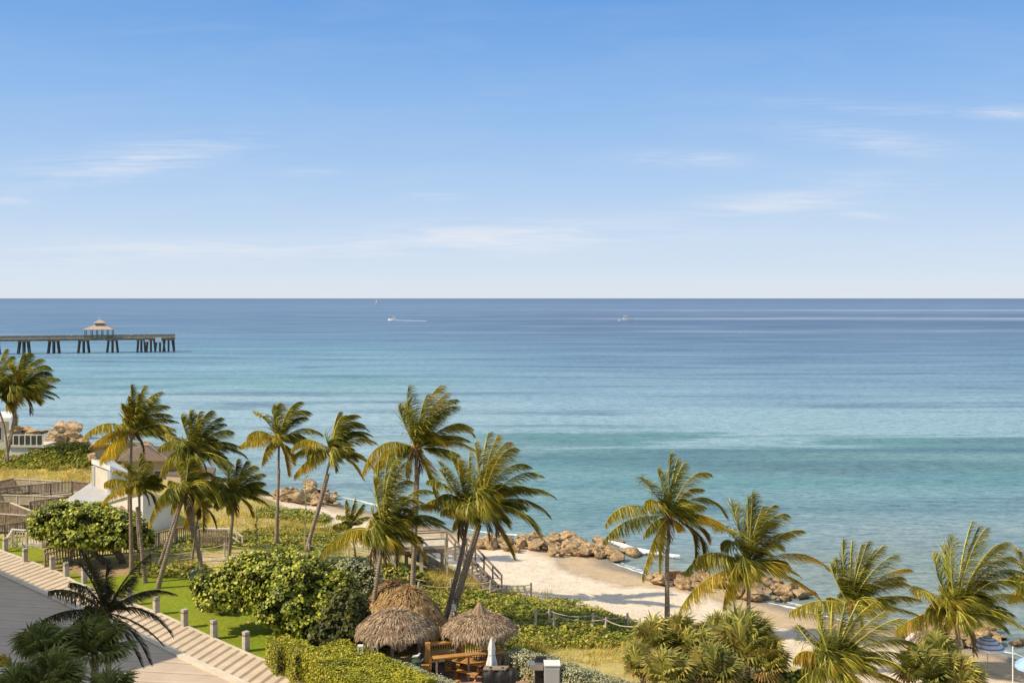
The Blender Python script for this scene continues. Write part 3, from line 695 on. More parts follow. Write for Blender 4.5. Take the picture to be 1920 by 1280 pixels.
palm('left one of the twin palms with crossing trunks, leaning over the vine bank',(880,958),(832,1172),[(872,1010),(855,1090)],
 [(859,868,862,905),(822,866,846,900),(828,884,845,915),(815,938,843,905),(826,960,850,930,.4),(800,900,840,895),(880,850,875,900),(842,850,862,890),(797,945,835,915,.4),(905,880,893,905),(848,990,858,955,.7),(927,862,895,878,.7)],fill=10,R=82,dead=2,tr=.17)
palm('right one of the twin palms with crossing trunks, its fronds spread over the water',(904,950),(838,1178),[(898,990),(875,1060),(855,1118)],
 [(915,812,900,860),(933,816,910,858),(964,838,924,845),(990,872,946,852),(1013,890,972,866),(1038,931,992,890),(1026,966,990,912,.2),(1001,982,962,935,.3),(1009,1003,972,930,.3),(952,986,926,935,.7),(962,1043,935,980,1.6),(927,926,915,900,.5),(950,828,918,850),(1000,920,960,890),(890,830,898,870),(980,950,945,920)],fill=24,R=96,dead=3,tr=.17,upb=.2,dy=-.8)
palm('coconut palm with a straight ringed trunk above the breaking wave and the open sand',(1254,968),(1251,1190),[(1251,1030),(1250,1110)],
 [(1256,853,1252,900),(1282,868,1262,895),(1232,880,1243,910),(1200,893,1225,915),(1328,886,1290,872),(1316,916,1284,905),(1360,968,1322,895),(1135,982,1164,920,.4),(1132,1013,1168,958,.2),(1204,1084,1226,990,.6),(1236,1072,1234,985,.6),(1346,977,1305,952,.8),(1208,942,1224,920,.3),(1206,1004,1222,970),(1302,1058,1312,975,1.9),(1325,1010,1310,965,1.7),(1318,1050,1322,985,1.9),(1270,860,1258,895),(1268,990,1264,975,.9)],fill=8,R=84,dead=1,tr=.17,nuts=4)
palm('coconut palm with glowing yellow lower fronds in front of the right-hand boulders',(1403,1062),(1402,1200),[(1404,1100)],
 [(1411,925,1407,990),(1402,934,1401,990),(1370,946,1386,985),(1342,980,1374,985),(1350,1020,1372,990),(1452,946,1422,960),(1471,962,1428,965),(1506,994,1462,985,.2),(1551,1066,1505,1010,.8),(1497,1078,1448,1038,.85),(1536,1123,1478,1062,.7),(1284,1073,1322,1012,.2),(1274,1143,1318,1064,.75),(1356,1138,1362,1070,.6),(1430,950,1412,985),(1482,1000,1440,990),(1300,1050,1340,1015,.2),(1440,975,1420,990),(1460,1020,1430,1000)],fill=14,R=96,dead=1,tr=.18)
palm('windswept coconut palm left of the wide right-hand palm, over the waterline',(1594,1134),(1600,1262),[(1598,1190)],
 [(1567,1052,1568,1085),(1580,1013,1578,1070),(1597,1013,1592,1070),(1627,1016,1608,1062),(1656,1022,1620,1052),(1676,1040,1636,1055),(1706,1066,1660,1060),(1703,1095,1674,1075),(1722,1122,1672,1106,.2),(1558,1060,1566,1095),(1482,1146,1530,1112,.3),(1721,1152,1670,1128,.3),(1640,1030,1612,1070),(1690,1080,1650,1080),(1615,1020,1600,1075)],fill=20,R=84,dead=1,tr=.16,upb=.32)
palm('lowest coconut palm at the bottom edge, in front of the pink umbrella',(1562,1247),(1570,1390),[(1566,1310)],
 [(1495,1172,1512,1200),(1487,1238,1505,1196,1.5),(1532,1138,1538,1190),(1585,1128,1570,1190),(1637,1130,1588,1160),(1687,1158,1632,1170),(1712,1204,1655,1178),(1713,1236,1655,1200),(1682,1275,1620,1245,.7),(1520,1222,1535,1225),(1496,1279,1525,1245),(1610,1125,1580,1180),(1560,1130,1555,1190),(1660,1145,1605,1175),(1690,1250,1640,1215)],fill=28,R=104,dead=1,tr=.17,upb=.25)
palm('widest coconut palm at the far right, between the pink and the blue striped umbrellas',(1792,1152),(1801,1250),[(1797,1200)],
 [(1752,1043,1757,1092),(1782,1010,1780,1072),(1822,978,1800,1035),(1848,990,1812,1028),(1885,1015,1832,1035),(1896,1042,1845,1045),(1925,1075,1847,1040),(1865,1098,1806,1062,.3),(1712,1098,1742,1100,.3),(1678,1182,1722,1138,.5),(1924,1123,1868,1092,.5),(1925,1186,1860,1118,.3),(1886,1182,1840,1130),(1836,985,1806,1045),(1770,1025,1772,1080),(1870,1020,1825,1050),(1905,1090,1850,1070)],fill=26,R=110,dead=2,tr=.18,nuts=3,upb=.3)
palm('coconut palm cut off by the right edge of the photo',(1945,1090),(1950,1240),[(1948,1160)],
 [(1898,1048,1912,1060),(1888,1085,1908,1072),(1905,1030,1920,1055),(1892,1120,1912,1092,.4),(1930,1010,1935,1050)],fill=8,R=70,dead=1,tr=.16)
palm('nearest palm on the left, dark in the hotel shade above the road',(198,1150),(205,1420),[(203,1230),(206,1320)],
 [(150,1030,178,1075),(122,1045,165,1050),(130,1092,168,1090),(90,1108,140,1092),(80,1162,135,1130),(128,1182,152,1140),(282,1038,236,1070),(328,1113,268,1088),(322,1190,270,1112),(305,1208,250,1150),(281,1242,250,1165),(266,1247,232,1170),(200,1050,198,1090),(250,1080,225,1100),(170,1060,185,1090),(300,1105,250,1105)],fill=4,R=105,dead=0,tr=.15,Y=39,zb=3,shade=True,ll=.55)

# ================================================================== FAN PALMS
def fanleaf(b,P,D,rad_,rng,age=0,n=22,up=None):
    """a palmate leaf: blades radiating from P, facing along D"""
    D=D.normalized(); up=V((0,0,1)); S=D.cross(up)
    if S.length<.1: S=V((1,0,0))
    S.normalize(); U=S.cross(D).normalized()
    tilt=rng.uniform(.2,.9)
    A=(D*math.cos(tilt)+U*math.sin(tilt)).normalized()    # the axis in the leaf's plane
    for k in range(n):
        q=(k/(n-1)-.5)*rad(250)+rng.gauss(0,.03)
        d=(A*math.cos(q)+S*math.sin(q)).normalized()
        L=rad_*(.75+.25*math.cos(q*.6))*rng.uniform(.88,1.06)
        w=A.cross(S).cross(d).normalized()*rad_*.05
        m=P+d*L*.6; e=m+(d+V((.25,0,-.7))).normalized()*L*.4
        b.a=max(.0001,age+rng.gauss(0,.12))
        i=b.vs([P,m-w,m+w,e]); b.face((i,i+1,i+3,i+2))
def fanpalm(label,crown,base,Y,R,n=26,zb=None,shade=False,tr=.14,hemi=-.35,group='fan palms by the hedge',trunk=True):
    rng=random.Random(int(crown[0]*7+crown[1])); C=at(crown[0],crown[1],Y)
    B=at(base[0],base[1],Y); B.z=gz(B.x,B.y) if zb is None else zb
    t=thing('fan_palm',label,'palm tree',B,group); s=Y/F; r=R*s
    b=MB(); b.tube([B-V((0,0,.3)),B.lerp(C,.5)+V((.05,0,0)),C],[tr*1.2,tr,tr*.9],9,jit=.06,rng=rng); b.build('trunk',M['trunk'],t,smooth=True)
    b=MB()
    n=int(n*1.25)
    for k in range(n):
        a=rng.uniform(0,6.283); z=hemi+(1-hemi)*((k+rng.random())/n); e=math.asin(max(-.9,min(.98,z)))
        d=V((math.cos(a)*math.cos(e),math.sin(a)*math.cos(e),math.sin(e)))
        P=C+d*r*rng.uniform(.35,.6)+V((0,0,-.05)); b.mi=1; b.a=.0001; b.bar(C,P,.035,.02); b.mi=0
        fanleaf(b,P,(d+V((.15,0,-.12))).normalized(),r*rng.uniform(.6,.85),rng,age=1.9 if e<.0 and rng.random()<.35 and not shade else .9 if e<-.1 and rng.random()<.6 else rng.choice((0,0,.15,.4)))
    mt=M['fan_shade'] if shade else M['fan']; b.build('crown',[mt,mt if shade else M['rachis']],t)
    return t
fanpalm('fan palm at the left end of the low clump beside the hedge path',(1222,1205),(1225,1300),47,52,26)
fanpalm('bright middle fan palm under the straight ringed palm trunk',(1275,1205),(1280,1310),47.5,60,32)
fanpalm('fan palm with a dark raised leaf behind the low clump',(1350,1190),(1350,1290),50,44,24)
fanpalm('largest fan palm at the right of the low clump, grey-green and round',(1400,1215),(1400,1310),47,74,40)
fanpalm('fan palm at the bottom edge with yellow leaf stalks',(1255,1268),(1260,1380),43,58,24)
fanpalm('fan palm at the bottom edge between the two big clump palms',(1340,1262),(1340,1370),43.5,58,26)
fanpalm('fan palm tucked between the left pair of the low clump',(1310,1225),(1310,1310),46,54,22)
fanpalm('outermost right fan palm of the low clump, spreading onto the sand',(1440,1245),(1440,1320),46,50,22)
fanpalm('fan palm behind the grass at the left foot of the low clump',(1205,1250),(1205,1330),44.5,46,20)
fanpalm('small spiky fan palm beside the pink umbrella',(1762,1222),(1762,1300),46,44,20)
fanpalm('leafy young palm filling the bottom edge below the pink umbrella',(1735,1262),(1735,1340),44.5,60,26)
fanpalm('low spiky palm at the bottom edge under the blue striped umbrella',(1795,1278),(1795,1340),44,58,22)
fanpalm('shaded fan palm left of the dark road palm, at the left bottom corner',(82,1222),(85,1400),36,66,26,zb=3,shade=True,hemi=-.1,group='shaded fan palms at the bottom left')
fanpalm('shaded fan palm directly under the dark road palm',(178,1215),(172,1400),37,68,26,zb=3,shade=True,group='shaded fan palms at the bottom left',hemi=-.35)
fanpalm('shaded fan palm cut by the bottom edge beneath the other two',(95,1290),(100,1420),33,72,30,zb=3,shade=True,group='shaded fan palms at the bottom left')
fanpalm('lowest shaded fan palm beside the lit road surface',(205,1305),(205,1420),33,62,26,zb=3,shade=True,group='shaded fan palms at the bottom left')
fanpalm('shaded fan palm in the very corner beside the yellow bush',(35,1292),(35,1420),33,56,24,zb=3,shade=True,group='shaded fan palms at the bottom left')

# ================================================================== LEAFY TREES, BUSHES, HEDGES
def lobes_leaves(b,lobes,n,size,rng,inner=.0,flat=.0,jit=.18,nside=5,hole=.15):
    tot=sum(l[3]*l[5] for l in lobes)
    for (cx,cy,cz,rx,ry,rz) in lobes:
        for _ in range(int(n*rx*rz/tot)):
            d=V((rng.gauss(0,1),rng.gauss(0,1),rng.gauss(0,1))).normalized()
            nz=noise.noise(V((cx+d.x*2.1,cy+d.y*2.1,cz+d.z*2.1))*1.3)
            if nz<-hole: continue
            k=(1-abs(rng.gauss(0,jit)))*(1+.42*nz)
            if inner: k*=inner
            p=V((cx+d.x*rx*k,cy+d.y*ry*k,cz+d.z*rz*k))
            b.leaf(p,d*.9+V((-.25,-.15,.55))+V((rng.gauss(0,.5),rng.gauss(0,.5),rng.gauss(0,.4))),size*rng.uniform(.6,1.25),rng,rng.uniform(.75,1),nside)
def bush(name,label,cat,base,lobpx,Y,n,size,mat=None,inner=None,trunks=(),seed=1,group=None,zb=None,tr=.09,partname='crown',depth=.8,nside=5):
    """lobpx: (px,py,rx,rz,dy) in photo pixels at distance Y"""
    rng=random.Random(seed); s=Y/F; B=at(base[0],base[1],Y); B.z=gz(B.x,B.y) if zb is None else zb
    t=thing(name,label,cat,B,group); L=[]
    for (px,py,rx,rz,dy) in lobpx:
        c=at(px,py,Y+dy); L.append((c.x,c.y,c.z,rx*s,rx*s*depth,rz*s))
    for tk in trunks:
        b=MB(); P=[at(a,c,Y+d_) for a,c,d_ in tk]; P[0].z=min(P[0].z,B.z-.1)
        b.tube(P,[tr*(1.3-.8*k/len(P)) for k in range(len(P))],7,jit=.12,rng=rng); b.build('trunk' if tk is trunks[0] else 'limb',M['bark'],t,smooth=True)
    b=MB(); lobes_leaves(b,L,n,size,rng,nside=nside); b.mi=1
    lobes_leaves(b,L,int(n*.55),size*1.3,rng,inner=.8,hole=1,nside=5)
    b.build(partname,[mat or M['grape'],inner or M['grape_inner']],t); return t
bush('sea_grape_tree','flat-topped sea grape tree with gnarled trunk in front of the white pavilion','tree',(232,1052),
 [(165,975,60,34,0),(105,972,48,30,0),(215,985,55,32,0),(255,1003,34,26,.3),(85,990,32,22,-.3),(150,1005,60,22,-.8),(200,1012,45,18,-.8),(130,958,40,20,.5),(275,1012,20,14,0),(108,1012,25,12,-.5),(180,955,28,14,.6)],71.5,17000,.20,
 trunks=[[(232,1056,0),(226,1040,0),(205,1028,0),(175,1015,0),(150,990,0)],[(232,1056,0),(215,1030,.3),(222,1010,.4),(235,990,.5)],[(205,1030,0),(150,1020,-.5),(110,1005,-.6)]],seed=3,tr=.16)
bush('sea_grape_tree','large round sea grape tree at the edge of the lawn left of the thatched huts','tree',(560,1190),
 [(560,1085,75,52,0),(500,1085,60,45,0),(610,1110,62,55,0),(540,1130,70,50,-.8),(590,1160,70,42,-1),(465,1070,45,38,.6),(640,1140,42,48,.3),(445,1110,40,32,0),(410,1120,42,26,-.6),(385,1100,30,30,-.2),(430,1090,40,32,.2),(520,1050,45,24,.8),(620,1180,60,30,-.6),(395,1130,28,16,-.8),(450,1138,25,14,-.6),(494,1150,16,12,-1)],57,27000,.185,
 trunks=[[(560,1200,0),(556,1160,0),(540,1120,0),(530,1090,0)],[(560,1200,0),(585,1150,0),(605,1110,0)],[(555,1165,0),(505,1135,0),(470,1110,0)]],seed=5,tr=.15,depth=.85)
bush('sea_grape_sapling','small sea grape sapling with a bare thin trunk on the lawn','tree',(417,1163),
 [(412,1120,30,20,0),(395,1108,22,16,0),(430,1112,24,18,0)],60,2600,.17,trunks=[[(417,1164,0),(415,1140,0),(412,1115,0)]],seed=8,tr=.08)
bush('silver_bush','pale silver-green bush behind the golden thatched roof','bush',(680,1125),
 [(680,1080,34,26,0),(655,1065,24,18,0),(698,1100,20,22,0),(668,1105,26,22,-.4)],62,4200,.13,M['silver'],M['grape_inner'],seed=9,group=None)
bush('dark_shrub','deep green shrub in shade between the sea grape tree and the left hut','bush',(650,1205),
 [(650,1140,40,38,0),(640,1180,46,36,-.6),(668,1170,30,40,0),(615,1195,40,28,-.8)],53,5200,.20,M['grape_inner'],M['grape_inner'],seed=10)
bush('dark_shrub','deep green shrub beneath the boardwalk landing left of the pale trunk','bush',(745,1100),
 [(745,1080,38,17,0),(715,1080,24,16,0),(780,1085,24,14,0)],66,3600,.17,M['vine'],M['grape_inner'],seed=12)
bush('spiky_shrub','grey-green feathery shrub behind the big sea grape tree','bush',(640,1065),
 [(640,1062,30,18,0),(670,1058,24,16,.4),(612,1062,20,12,0)],70,2600,.16,M['silver'],M['grape_inner'],seed=13)
bush('sea_grape_bush','low sea grape bush at the bottom edge on the sand beside the fan palms','bush',(1480,1285),
 [(1480,1272,28,12,0),(1440,1278,30,12,0),(1505,1262,14,8,0),(1400,1282,24,10,0)],46,1500,.17,seed=14)
bush('croton_bush','yellow-leaved bush at the left edge of the photo','bush',(5,1260),
 [(4,1243,16,14,0),(-12,1240,14,14,0)],38,900,.12,M['croton'],M['croton'],seed=15,zb=3)
b=MB(); p=at(-8,1285,36); b.box((p.x,p.y,3),2.0,1.2,at(0,1262,36).z-3); tag(b.build('planter_box',M['white']),'white painted planter wall at the bottom left corner','planter')
bush('red_leaf_shrub','small shrub with reddish leaves at the foot of the short leaning palms','bush',(274,1098),
 [(274,1088,14,9,0),(260,1092,10,7,0)],68,420,.16,M['croton'],M['flower'],seed=17)
bush('agave','spiky agave rosette at the foot of the leaning palm','plant',(362,1086),[(362,1078,9,9,0),(370,1076,8,10,0)],66,260,.2,M['silver'],M['silver'],seed=18)

def hedge(label,tops,zt,w,h,n,size,mat,seed,group=None):
    rng=random.Random(seed); P=[onz(a,c,zt) for a,c in tops]; t=thing('hedge',label,'hedge',(P[0].x,P[0].y,zt-h))
    if group: t['group']=group
    b=MB(); core=MB()
    L=sum((q-p).length for p,q in zip(P,P[1:]))
    for p,q in zip(P,P[1:]):
        d=(q-p); ln=d.length; d.normalize(); s=V((-d.y,d.x,0)); up=V((0,0,1))
        for _ in range(int(n*ln/L)):
            u=rng.random()*ln; f=rng.random(); a=w/(w+2*h)
            if f<a: v=rng.uniform(-w/2,w/2); z=0; nr=up
            elif f<a+(1-a)*.5: v=-w/2; z=-rng.random()*h; nr=-s
            else: v=w/2; z=-rng.random()*h; nr=s
            if rng.random()<min(.35,.35/ln+.03): nr=-d; u=0 if rng.random()<.5 else ln; v=rng.uniform(-w/2,w/2); z=-rng.random()*h
            ns=noise.noise(V((p.x+u*1.1,p.y+v*1.2,z*1.6)))*.16
            c=p+d*u+s*v+V((0,0,z))+nr*(ns+rng.gauss(0,.035))
            b.leaf(c,nr+V((rng.gauss(0,.55),rng.gauss(0,.55),rng.gauss(0,.4)+.2)),size*rng.uniform(.7,1.2),rng,.8,4)
        core.bar(p+d*min(.2,ln*.2)-V((0,0,h*.56)),q-d*min(.2,ln*.2)-V((0,0,h*.56)),w*.8,h*.88)
    core.build('branch_core',M['wood_dark'],t); b.build('foliage',mat,t); return t
hedge('dark end of the clipped hedge next to the lawn, under the big sea grape tree',[(518,1192),(538,1212)],4.5,1.1,1.5,2600,.11,M['hedge'],21)
hedge('bright clipped hedge stub just right of the dark hedge end',[(545,1200),(575,1222)],4.55,1.2,1.55,3000,.11,M['hedge'],22)
hedge('long yellow-green clipped hedge running to the bottom edge beside the promenade',[(603,1211),(665,1237),(775,1287)],4.5,2.7,1.5,22000,.11,M['hedge'],23)
hedge('narrow silver-leaved hedge left of the huts patio',[(674,1217),(750,1246),(850,1284)],4.15,.8,1.2,8500,.09,M['silver'],24)
hedge('silver-leaved hedge right of the patio, running to the fan palms',[(955,1216),(1040,1240),(1110,1264),(1200,1292)],4.2,1.0,1.3,11000,.10,M['silver'],25)

# ground cover ------------------------------------------------------------
def cover(name,label,cat,poly,dens,size,mat,h,seed,kind='leaf',bump=.3,wpoly_=None,bw=.02,avoid=()):
    rng=random.Random(seed); P=wpoly_ or wpoly(poly); b=MB()
    x0,x1=min(p[0] for p in P),max(p[0] for p in P); y0,y1=min(p[1] for p in P),max(p[1] for p in P)
    n=int((x1-x0)*(y1-y0)*dens)
    for _ in range(n):
        x,y=rng.uniform(x0,x1),rng.uniform(y0,y1)
        if not inpoly(x+.5*noise.noise(V((x*.8,y*.8,5))),y+.8*noise.noise(V((x*.8,y*.8,8))),P): continue
        if any(inpoly(x,y,a) for a in avoid): continue
        nz=noise.noise(V((x*.45,y*.45,seed))); nz2=noise.noise(V((x*1.7,y*1.7,seed)))
        if kind=='leaf':
            z=gz(x,y)+max(0,h*(.55+bump*nz*2+.5*nz2)*rng.uniform(.5,1))
            b.leaf(V((x,y,z)),V((rng.gauss(-.1,.5),rng.gauss(-.1,.5),1)),size*rng.uniform(.6,1.3),rng,rng.uniform(.75,1),5)
        else:
            if nz2<-.35: continue
            b.blade(V((x,y,gz(x,y)-.03)),V((rng.gauss(.12,.3),rng.gauss(0,.3),1)),h*(.7+.6*nz)*rng.uniform(.6,1.3),bw,rng)
    return stuff(b.build(name,mat),label,cat)
cover('vine_cover','bank of glossy sea grape and vine leaves between the huts and the sand','ground cover',[(760,1103),(850,1107),(930,1112),(1000,1126),(1060,1130),(1120,1143),(1192,1163),(1216,1190),(1190,1206),(1120,1215),(1000,1218),(900,1218),(780,1190)],85,.155,M['vine'],.55,31)
cover('vine_cover','mound of bright green leaves below the white deck rail','ground cover',[(-40,850),(60,842),(150,846),(172,874),(120,884),(-40,884)],60,.24,M['vine'],.45,32)
cover('vine_cover','band of low green leaves behind the upper rope fence','ground cover',[(270,1028),(330,1008),(440,1004),(470,994),(640,1000),(655,1024),(600,1036),(420,1026),(300,1040)],75,.18,M['vine'],.35,33)
cover('vine_cover','dark green patch of leaves beside the strip of beach path','ground cover',[(485,955),(560,953),(620,968),(608,980),(500,972)],50,.22,M['vine'],.4,34)
cover('vine_cover','low strip of sea grape leaves along the top of the lawn','ground cover',[(250,1062),(380,1060),(400,1078),(380,1088),(250,1082)],60,.2,M['vine'],.75,35)
cover('grass_tufts','dry golden beach grass behind the boardwalk ramps','grass',[(-30,880),(175,880),(178,905),(-30,912)],30,.2,M['grass_dry'],.75,41,'blade',bw=.05)
cover('grass_tufts','dry golden dune grass between the palms and the small breakwater','grass',[(330,960),(480,960),(500,978),(640,985),(630,1002),(540,1008),(440,1000),(330,1000)],32,.2,M['grass_dry'],.65,42,'blade',bw=.045)
cover('grass_tufts','tall yellow grass beside the stairs to the beach','grass',[(790,1082),(850,1074),(890,1086),(912,1098),(890,1112),(760,1106),(700,1104)],90,.2,M['grass_dry'],1.15,43,'blade',bw=.035)
cover('grass_tufts','yellow grass between the vine bank and the silver hedge','grass',[(960,1212),(1060,1212),(1150,1196),(1190,1212),(1180,1245),(1120,1250),(1040,1235)],80,.2,M['grass_dry'],.6,44,'blade',bw=.028)
cover('grass_tufts','wispy dry grass on the dune edge beyond the vine bank','grass',[(930,1104),(970,1100),(1030,1112),(1070,1124),(1030,1128),(940,1114)],40,.2,M['grass_dry'],.5,45,'blade',bw=.03)
cover('lawn_grass','short mown green lawn beside the promenade','grass',None,95,.2,M['grass_lawn'],.07,46,'blade',wpoly_=LAWN,bw=.035,avoid=(SOIL,))

# ================================================================== ROCKS
rrng=random.Random(77); ROCKM=[]
def rockmesh(i):
    import bmesh
    bm=bmesh.new(); bmesh.ops.create_icosphere(bm,subdivisions=4,radius=1)
    o=V((i*7.3,i*3.1,i*1.7))
    cuts=[(V((rrng.gauss(0,1),rrng.gauss(0,1),rrng.gauss(0,1))).normalized(),rrng.uniform(.42,.8)) for _ in range(11)]
    for v in bm.verts:
        p=v.co.copy()
        for nn,d in cuts:
            q=p.dot(nn)
            if q>d: p-=nn*(q-d)*.93
        k=1+.22*noise.noise(p*1.3+o)-.24*abs(noise.noise(p*2.6+o))-.13*abs(noise.noise(p*5.5+o))-.07*abs(noise.noise(p*11+o))+.12
        v.co=V((p.x*k*1.15,p.y*k*.95,p.z*k*.8))
    me=bpy.data.meshes.new('boulder'); bm.to_mesh(me); bm.free()
    me.polygons.foreach_set('use_smooth',[True]*len(me.polygons)); me.materials.append(M['rock']); return me
ROCKM=[rockmesh(i) for i in range(7)]
def rocks(label,group,poly,n,smin,smax,seed,big=(),zoff=0.0,pile=0.0):
    rng=random.Random(seed); P=[tuple(gp(a,c).xy) for a,c in poly]; done=[]
    x0,x1=min(p[0] for p in P),max(p[0] for p in P); y0,y1=min(p[1] for p in P),max(p[1] for p in P)
    cx,cy=sum(p[0] for p in P)/len(P),sum(p[1] for p in P)/len(P)
    items=[(*gp(a,c+4).xy,s*.8) for a,c,s in big]; tries=0
    n=int(n*.86)
    while len(items)<n and tries<6000:
        tries+=1; x,y=rng.uniform(x0,x1),rng.uniform(y0,y1)
        if not inpoly(x,y,P): continue
        s=rng.uniform(smin,smax)*rng.choice((.6,.85,1,1.1))
        if any((x-a)**2+(y-b_)**2<((s+c)*.44)**2 for a,b_,c in items): continue
        items.append((x,y,s))
    for x,y,s in items:
        o=bpy.data.objects.new('boulder',rng.choice(ROCKM)); COL.objects.link(o)
        o.location=(x,y,max(-.1,gz(x,y))+s*.16+zoff*.7+rng.uniform(0,pile)); o.rotation_euler=(rng.uniform(-.35,.35),rng.uniform(-.35,.35),rng.uniform(0,6.28))
        o.scale=(s*rng.uniform(.8,1.05),s*rng.uniform(.8,1.05),s*rng.uniform(.5,.8)); tag(o,label,'rock',group)
rocks('tan boulder in the long breakwater left of the breaking wave','boulders of the long breakwater',[(895,1024),(915,1014),(950,1012),(1100,1014),(1160,1024),(1192,1046),(1180,1054),(1130,1052),(1060,1046),(960,1036),(900,1032)],84,.55,1.05,1,[(1143,1040,1.25),(1040,1030,1.1),(1005,1027,1.0),(1075,1034,1.1),(1108,1036,1.05),(975,1024,.9)],.08,.3)
rocks('weathered boulder in the rock row behind the yellow-fronded palm','boulders of the right rock row',[(1215,1088),(1240,1082),(1400,1086),(1450,1102),(1530,1116),(1530,1126),(1480,1132),(1400,1128),(1300,1108),(1225,1100)],66,.5,1.05,2,[(1238,1092,1.15),(1282,1096,.95),(1380,1104,1.1),(1345,1098,1.0)],.08,.3)
rocks('reddish boulder in the small breakwater between the two bare palm trunks','boulders of the small breakwater',[(512,936),(530,926),(575,922),(620,930),(642,944),(636,952),(600,948),(540,942)],44,.6,1.05,3,[(590,934,1.1),(560,936,1.0),(620,942,.95)],.1,.4)
rocks('dark brown boulder in the heap beyond the leafy mound','boulders of the dark rock heap',[(80,838),(100,822),(150,826),(165,842),(160,852),(90,850)],24,1.1,1.8,4,[(105,834,1.7),(130,838,1.8),(150,843,1.5)],.6,1.2)
rocks('pale boulder in the heap behind the white tower','boulders of the pale rock heap',[(140,866),(165,846),(210,844),(262,852),(300,858),(320,885),(240,892),(175,886)],50,.95,1.6,5,[(185,856,1.5),(225,860,1.6),(250,868,1.5)],.5,1.0)
rocks('boulder in the short row behind the white deck rail','boulders behind the deck rail',[(15,824),(60,822),(64,832),(15,834)],12,1.2,1.8,6,(),.6,.5)
rocks('boulder in the rock row behind the striped umbrellas','boulders behind the beach umbrellas',[(1690,1192),(1730,1176),(1800,1180),(1870,1196),(1880,1216),(1800,1216),(1700,1206)],42,.6,1.15,7,[(1740,1190,1.2),(1840,1200,1.2),(1770,1192,1.2)],.1,.35)
rocks('low orange rock at the right edge of the photo by the water','rocks at the right edge',[(1895,1214),(1935,1206),(1960,1214),(1940,1222)],6,.4,.7,8,(),.0,.1)

# ================================================================== BOLLARDS
def bollard_at(px,py,label,cap='brown'):
    p=onz(px,py,3.0); t=thing('bollard',label,'bollard',p,'square concrete bollards along the lawn')
    a=math.atan2(ROAD_D.y,ROAD_D.x)
    b=MB(); b.box(p-V((0,0,.1)),.30,.30,.92,a); b.build('post',M['concrete'],t)
    b=MB(); b.box(p+V((0,0,.82)),.29,.29,.10,a); b.build('louvre',M['wood_brown'],t)
    b=MB(); b.box(p+V((0,0,.92)),.30,.30,.14,a); b.build('cap',M['concrete'],t); return t
for px,py,l in [(10,1034,'first bollard at the left end of the lawn row, beside the white balustrade'),(47,1055,'bollard standing on the small patch of grass left of the brown ramp rail'),(98,1070,'bollard right in front of the brown ramp rail'),(124,1083,'bollard beside the bare soil under the sea grape tree'),(158,1092,'bollard just left of the dark palm crown'),(242,1134,'bollard half hidden behind the dark palm fronds'),(293,1151,'bollard at the foot of the left-leaning palm trunk'),(346,1176,'darkest bollard, standing in a patch of shade'),(401,1197,'bollard second from the hedge on the lawn edge'),(461,1220,'bollard nearest to the clipped hedge'),]:
    bollard_at(px,py,l)

# ================================================================== ROPE FENCES
def ropefence(label,posts,h=.95,zs=None,nr=2):
    P=[gp(a,c) for a,c in posts]; t=thing('rope_fence',label,'rope fence',P[0]); rng=random.Random(len(posts)*3+int(posts[0][0]))
    for p in P:
        b=MB(); lean=V((rng.uniform(-.05,.05),rng.uniform(-.05,.05),0)); b.tube([p-V((0,0,.2)),p+lean+V((0,0,h))],[.075,.065],8); b.build('post',M['post'],t)
    for p,q in zip(P,P[1:]):
        for hh in ([.88,.45][:nr]):
            b=MB(); n=12; pts=[]
            for i in range(n+1):
                u=i/n; r=p.lerp(q,u); r.z=p.z*(1-u)+q.z*u+h*hh-.20*4*u*(1-u); pts.append(r)
            b.tube(pts,.028,5); b.build('rope',M['rope'],t)
ropefence('rope fence curving behind the leaning palms, upper line',[(225,1046),(268,1040),(340,1047),(421,1042),(500,1044),(579,1043),(654,1045),(700,1058)])
ropefence('shorter rope fence along the lawn side of the sand path',[(285,1058),(378,1052),(470,1054),(545,1058),(615,1058),(690,1066)])
ropefence('rope fence from the golden thatch to the foot of the beach stairs',[(700,1104),(765,1105),(845,1110),(919,1114),(996,1118)])
ropefence('short rope line between the twin palm trunks and the vine bank',[(784,1112),(868,1114),(950,1117)],h=.7)
ropefence('rope fence crossing the leafy vine bank',[(1005,1175),(1030,1174),(1111,1183),(1177,1182),(1200,1192)],h=1.05,nr=1)
ropefence('second rope line low in the vine bank',[(1039,1180),(1135,1188),(1198,1200)],h=.95,nr=1)

cover('vine_cover','scattered green leaves among the ramps on the left','ground cover',[(-30,930),(130,930),(200,960),(260,1010),(170,1012),(30,1000),(-30,985)],26,.2,M['vine'],.35,51)
cover('grass_tufts','sparse golden grass around the rope fences','grass',[(225,1035),(700,1040),(760,1060),(740,1090),(700,1085),(470,1058),(250,1058)],22,.2,M['grass_dry'],.4,52,'blade',bw=.035,avoid=(SANDP,))
cover('grass_tufts','dry grass in front of the small breakwater path','grass',[(440,940),(500,948),(640,985),(560,990),(440,965)],16,.2,M['grass_dry'],.5,53,'blade',bw=.045)
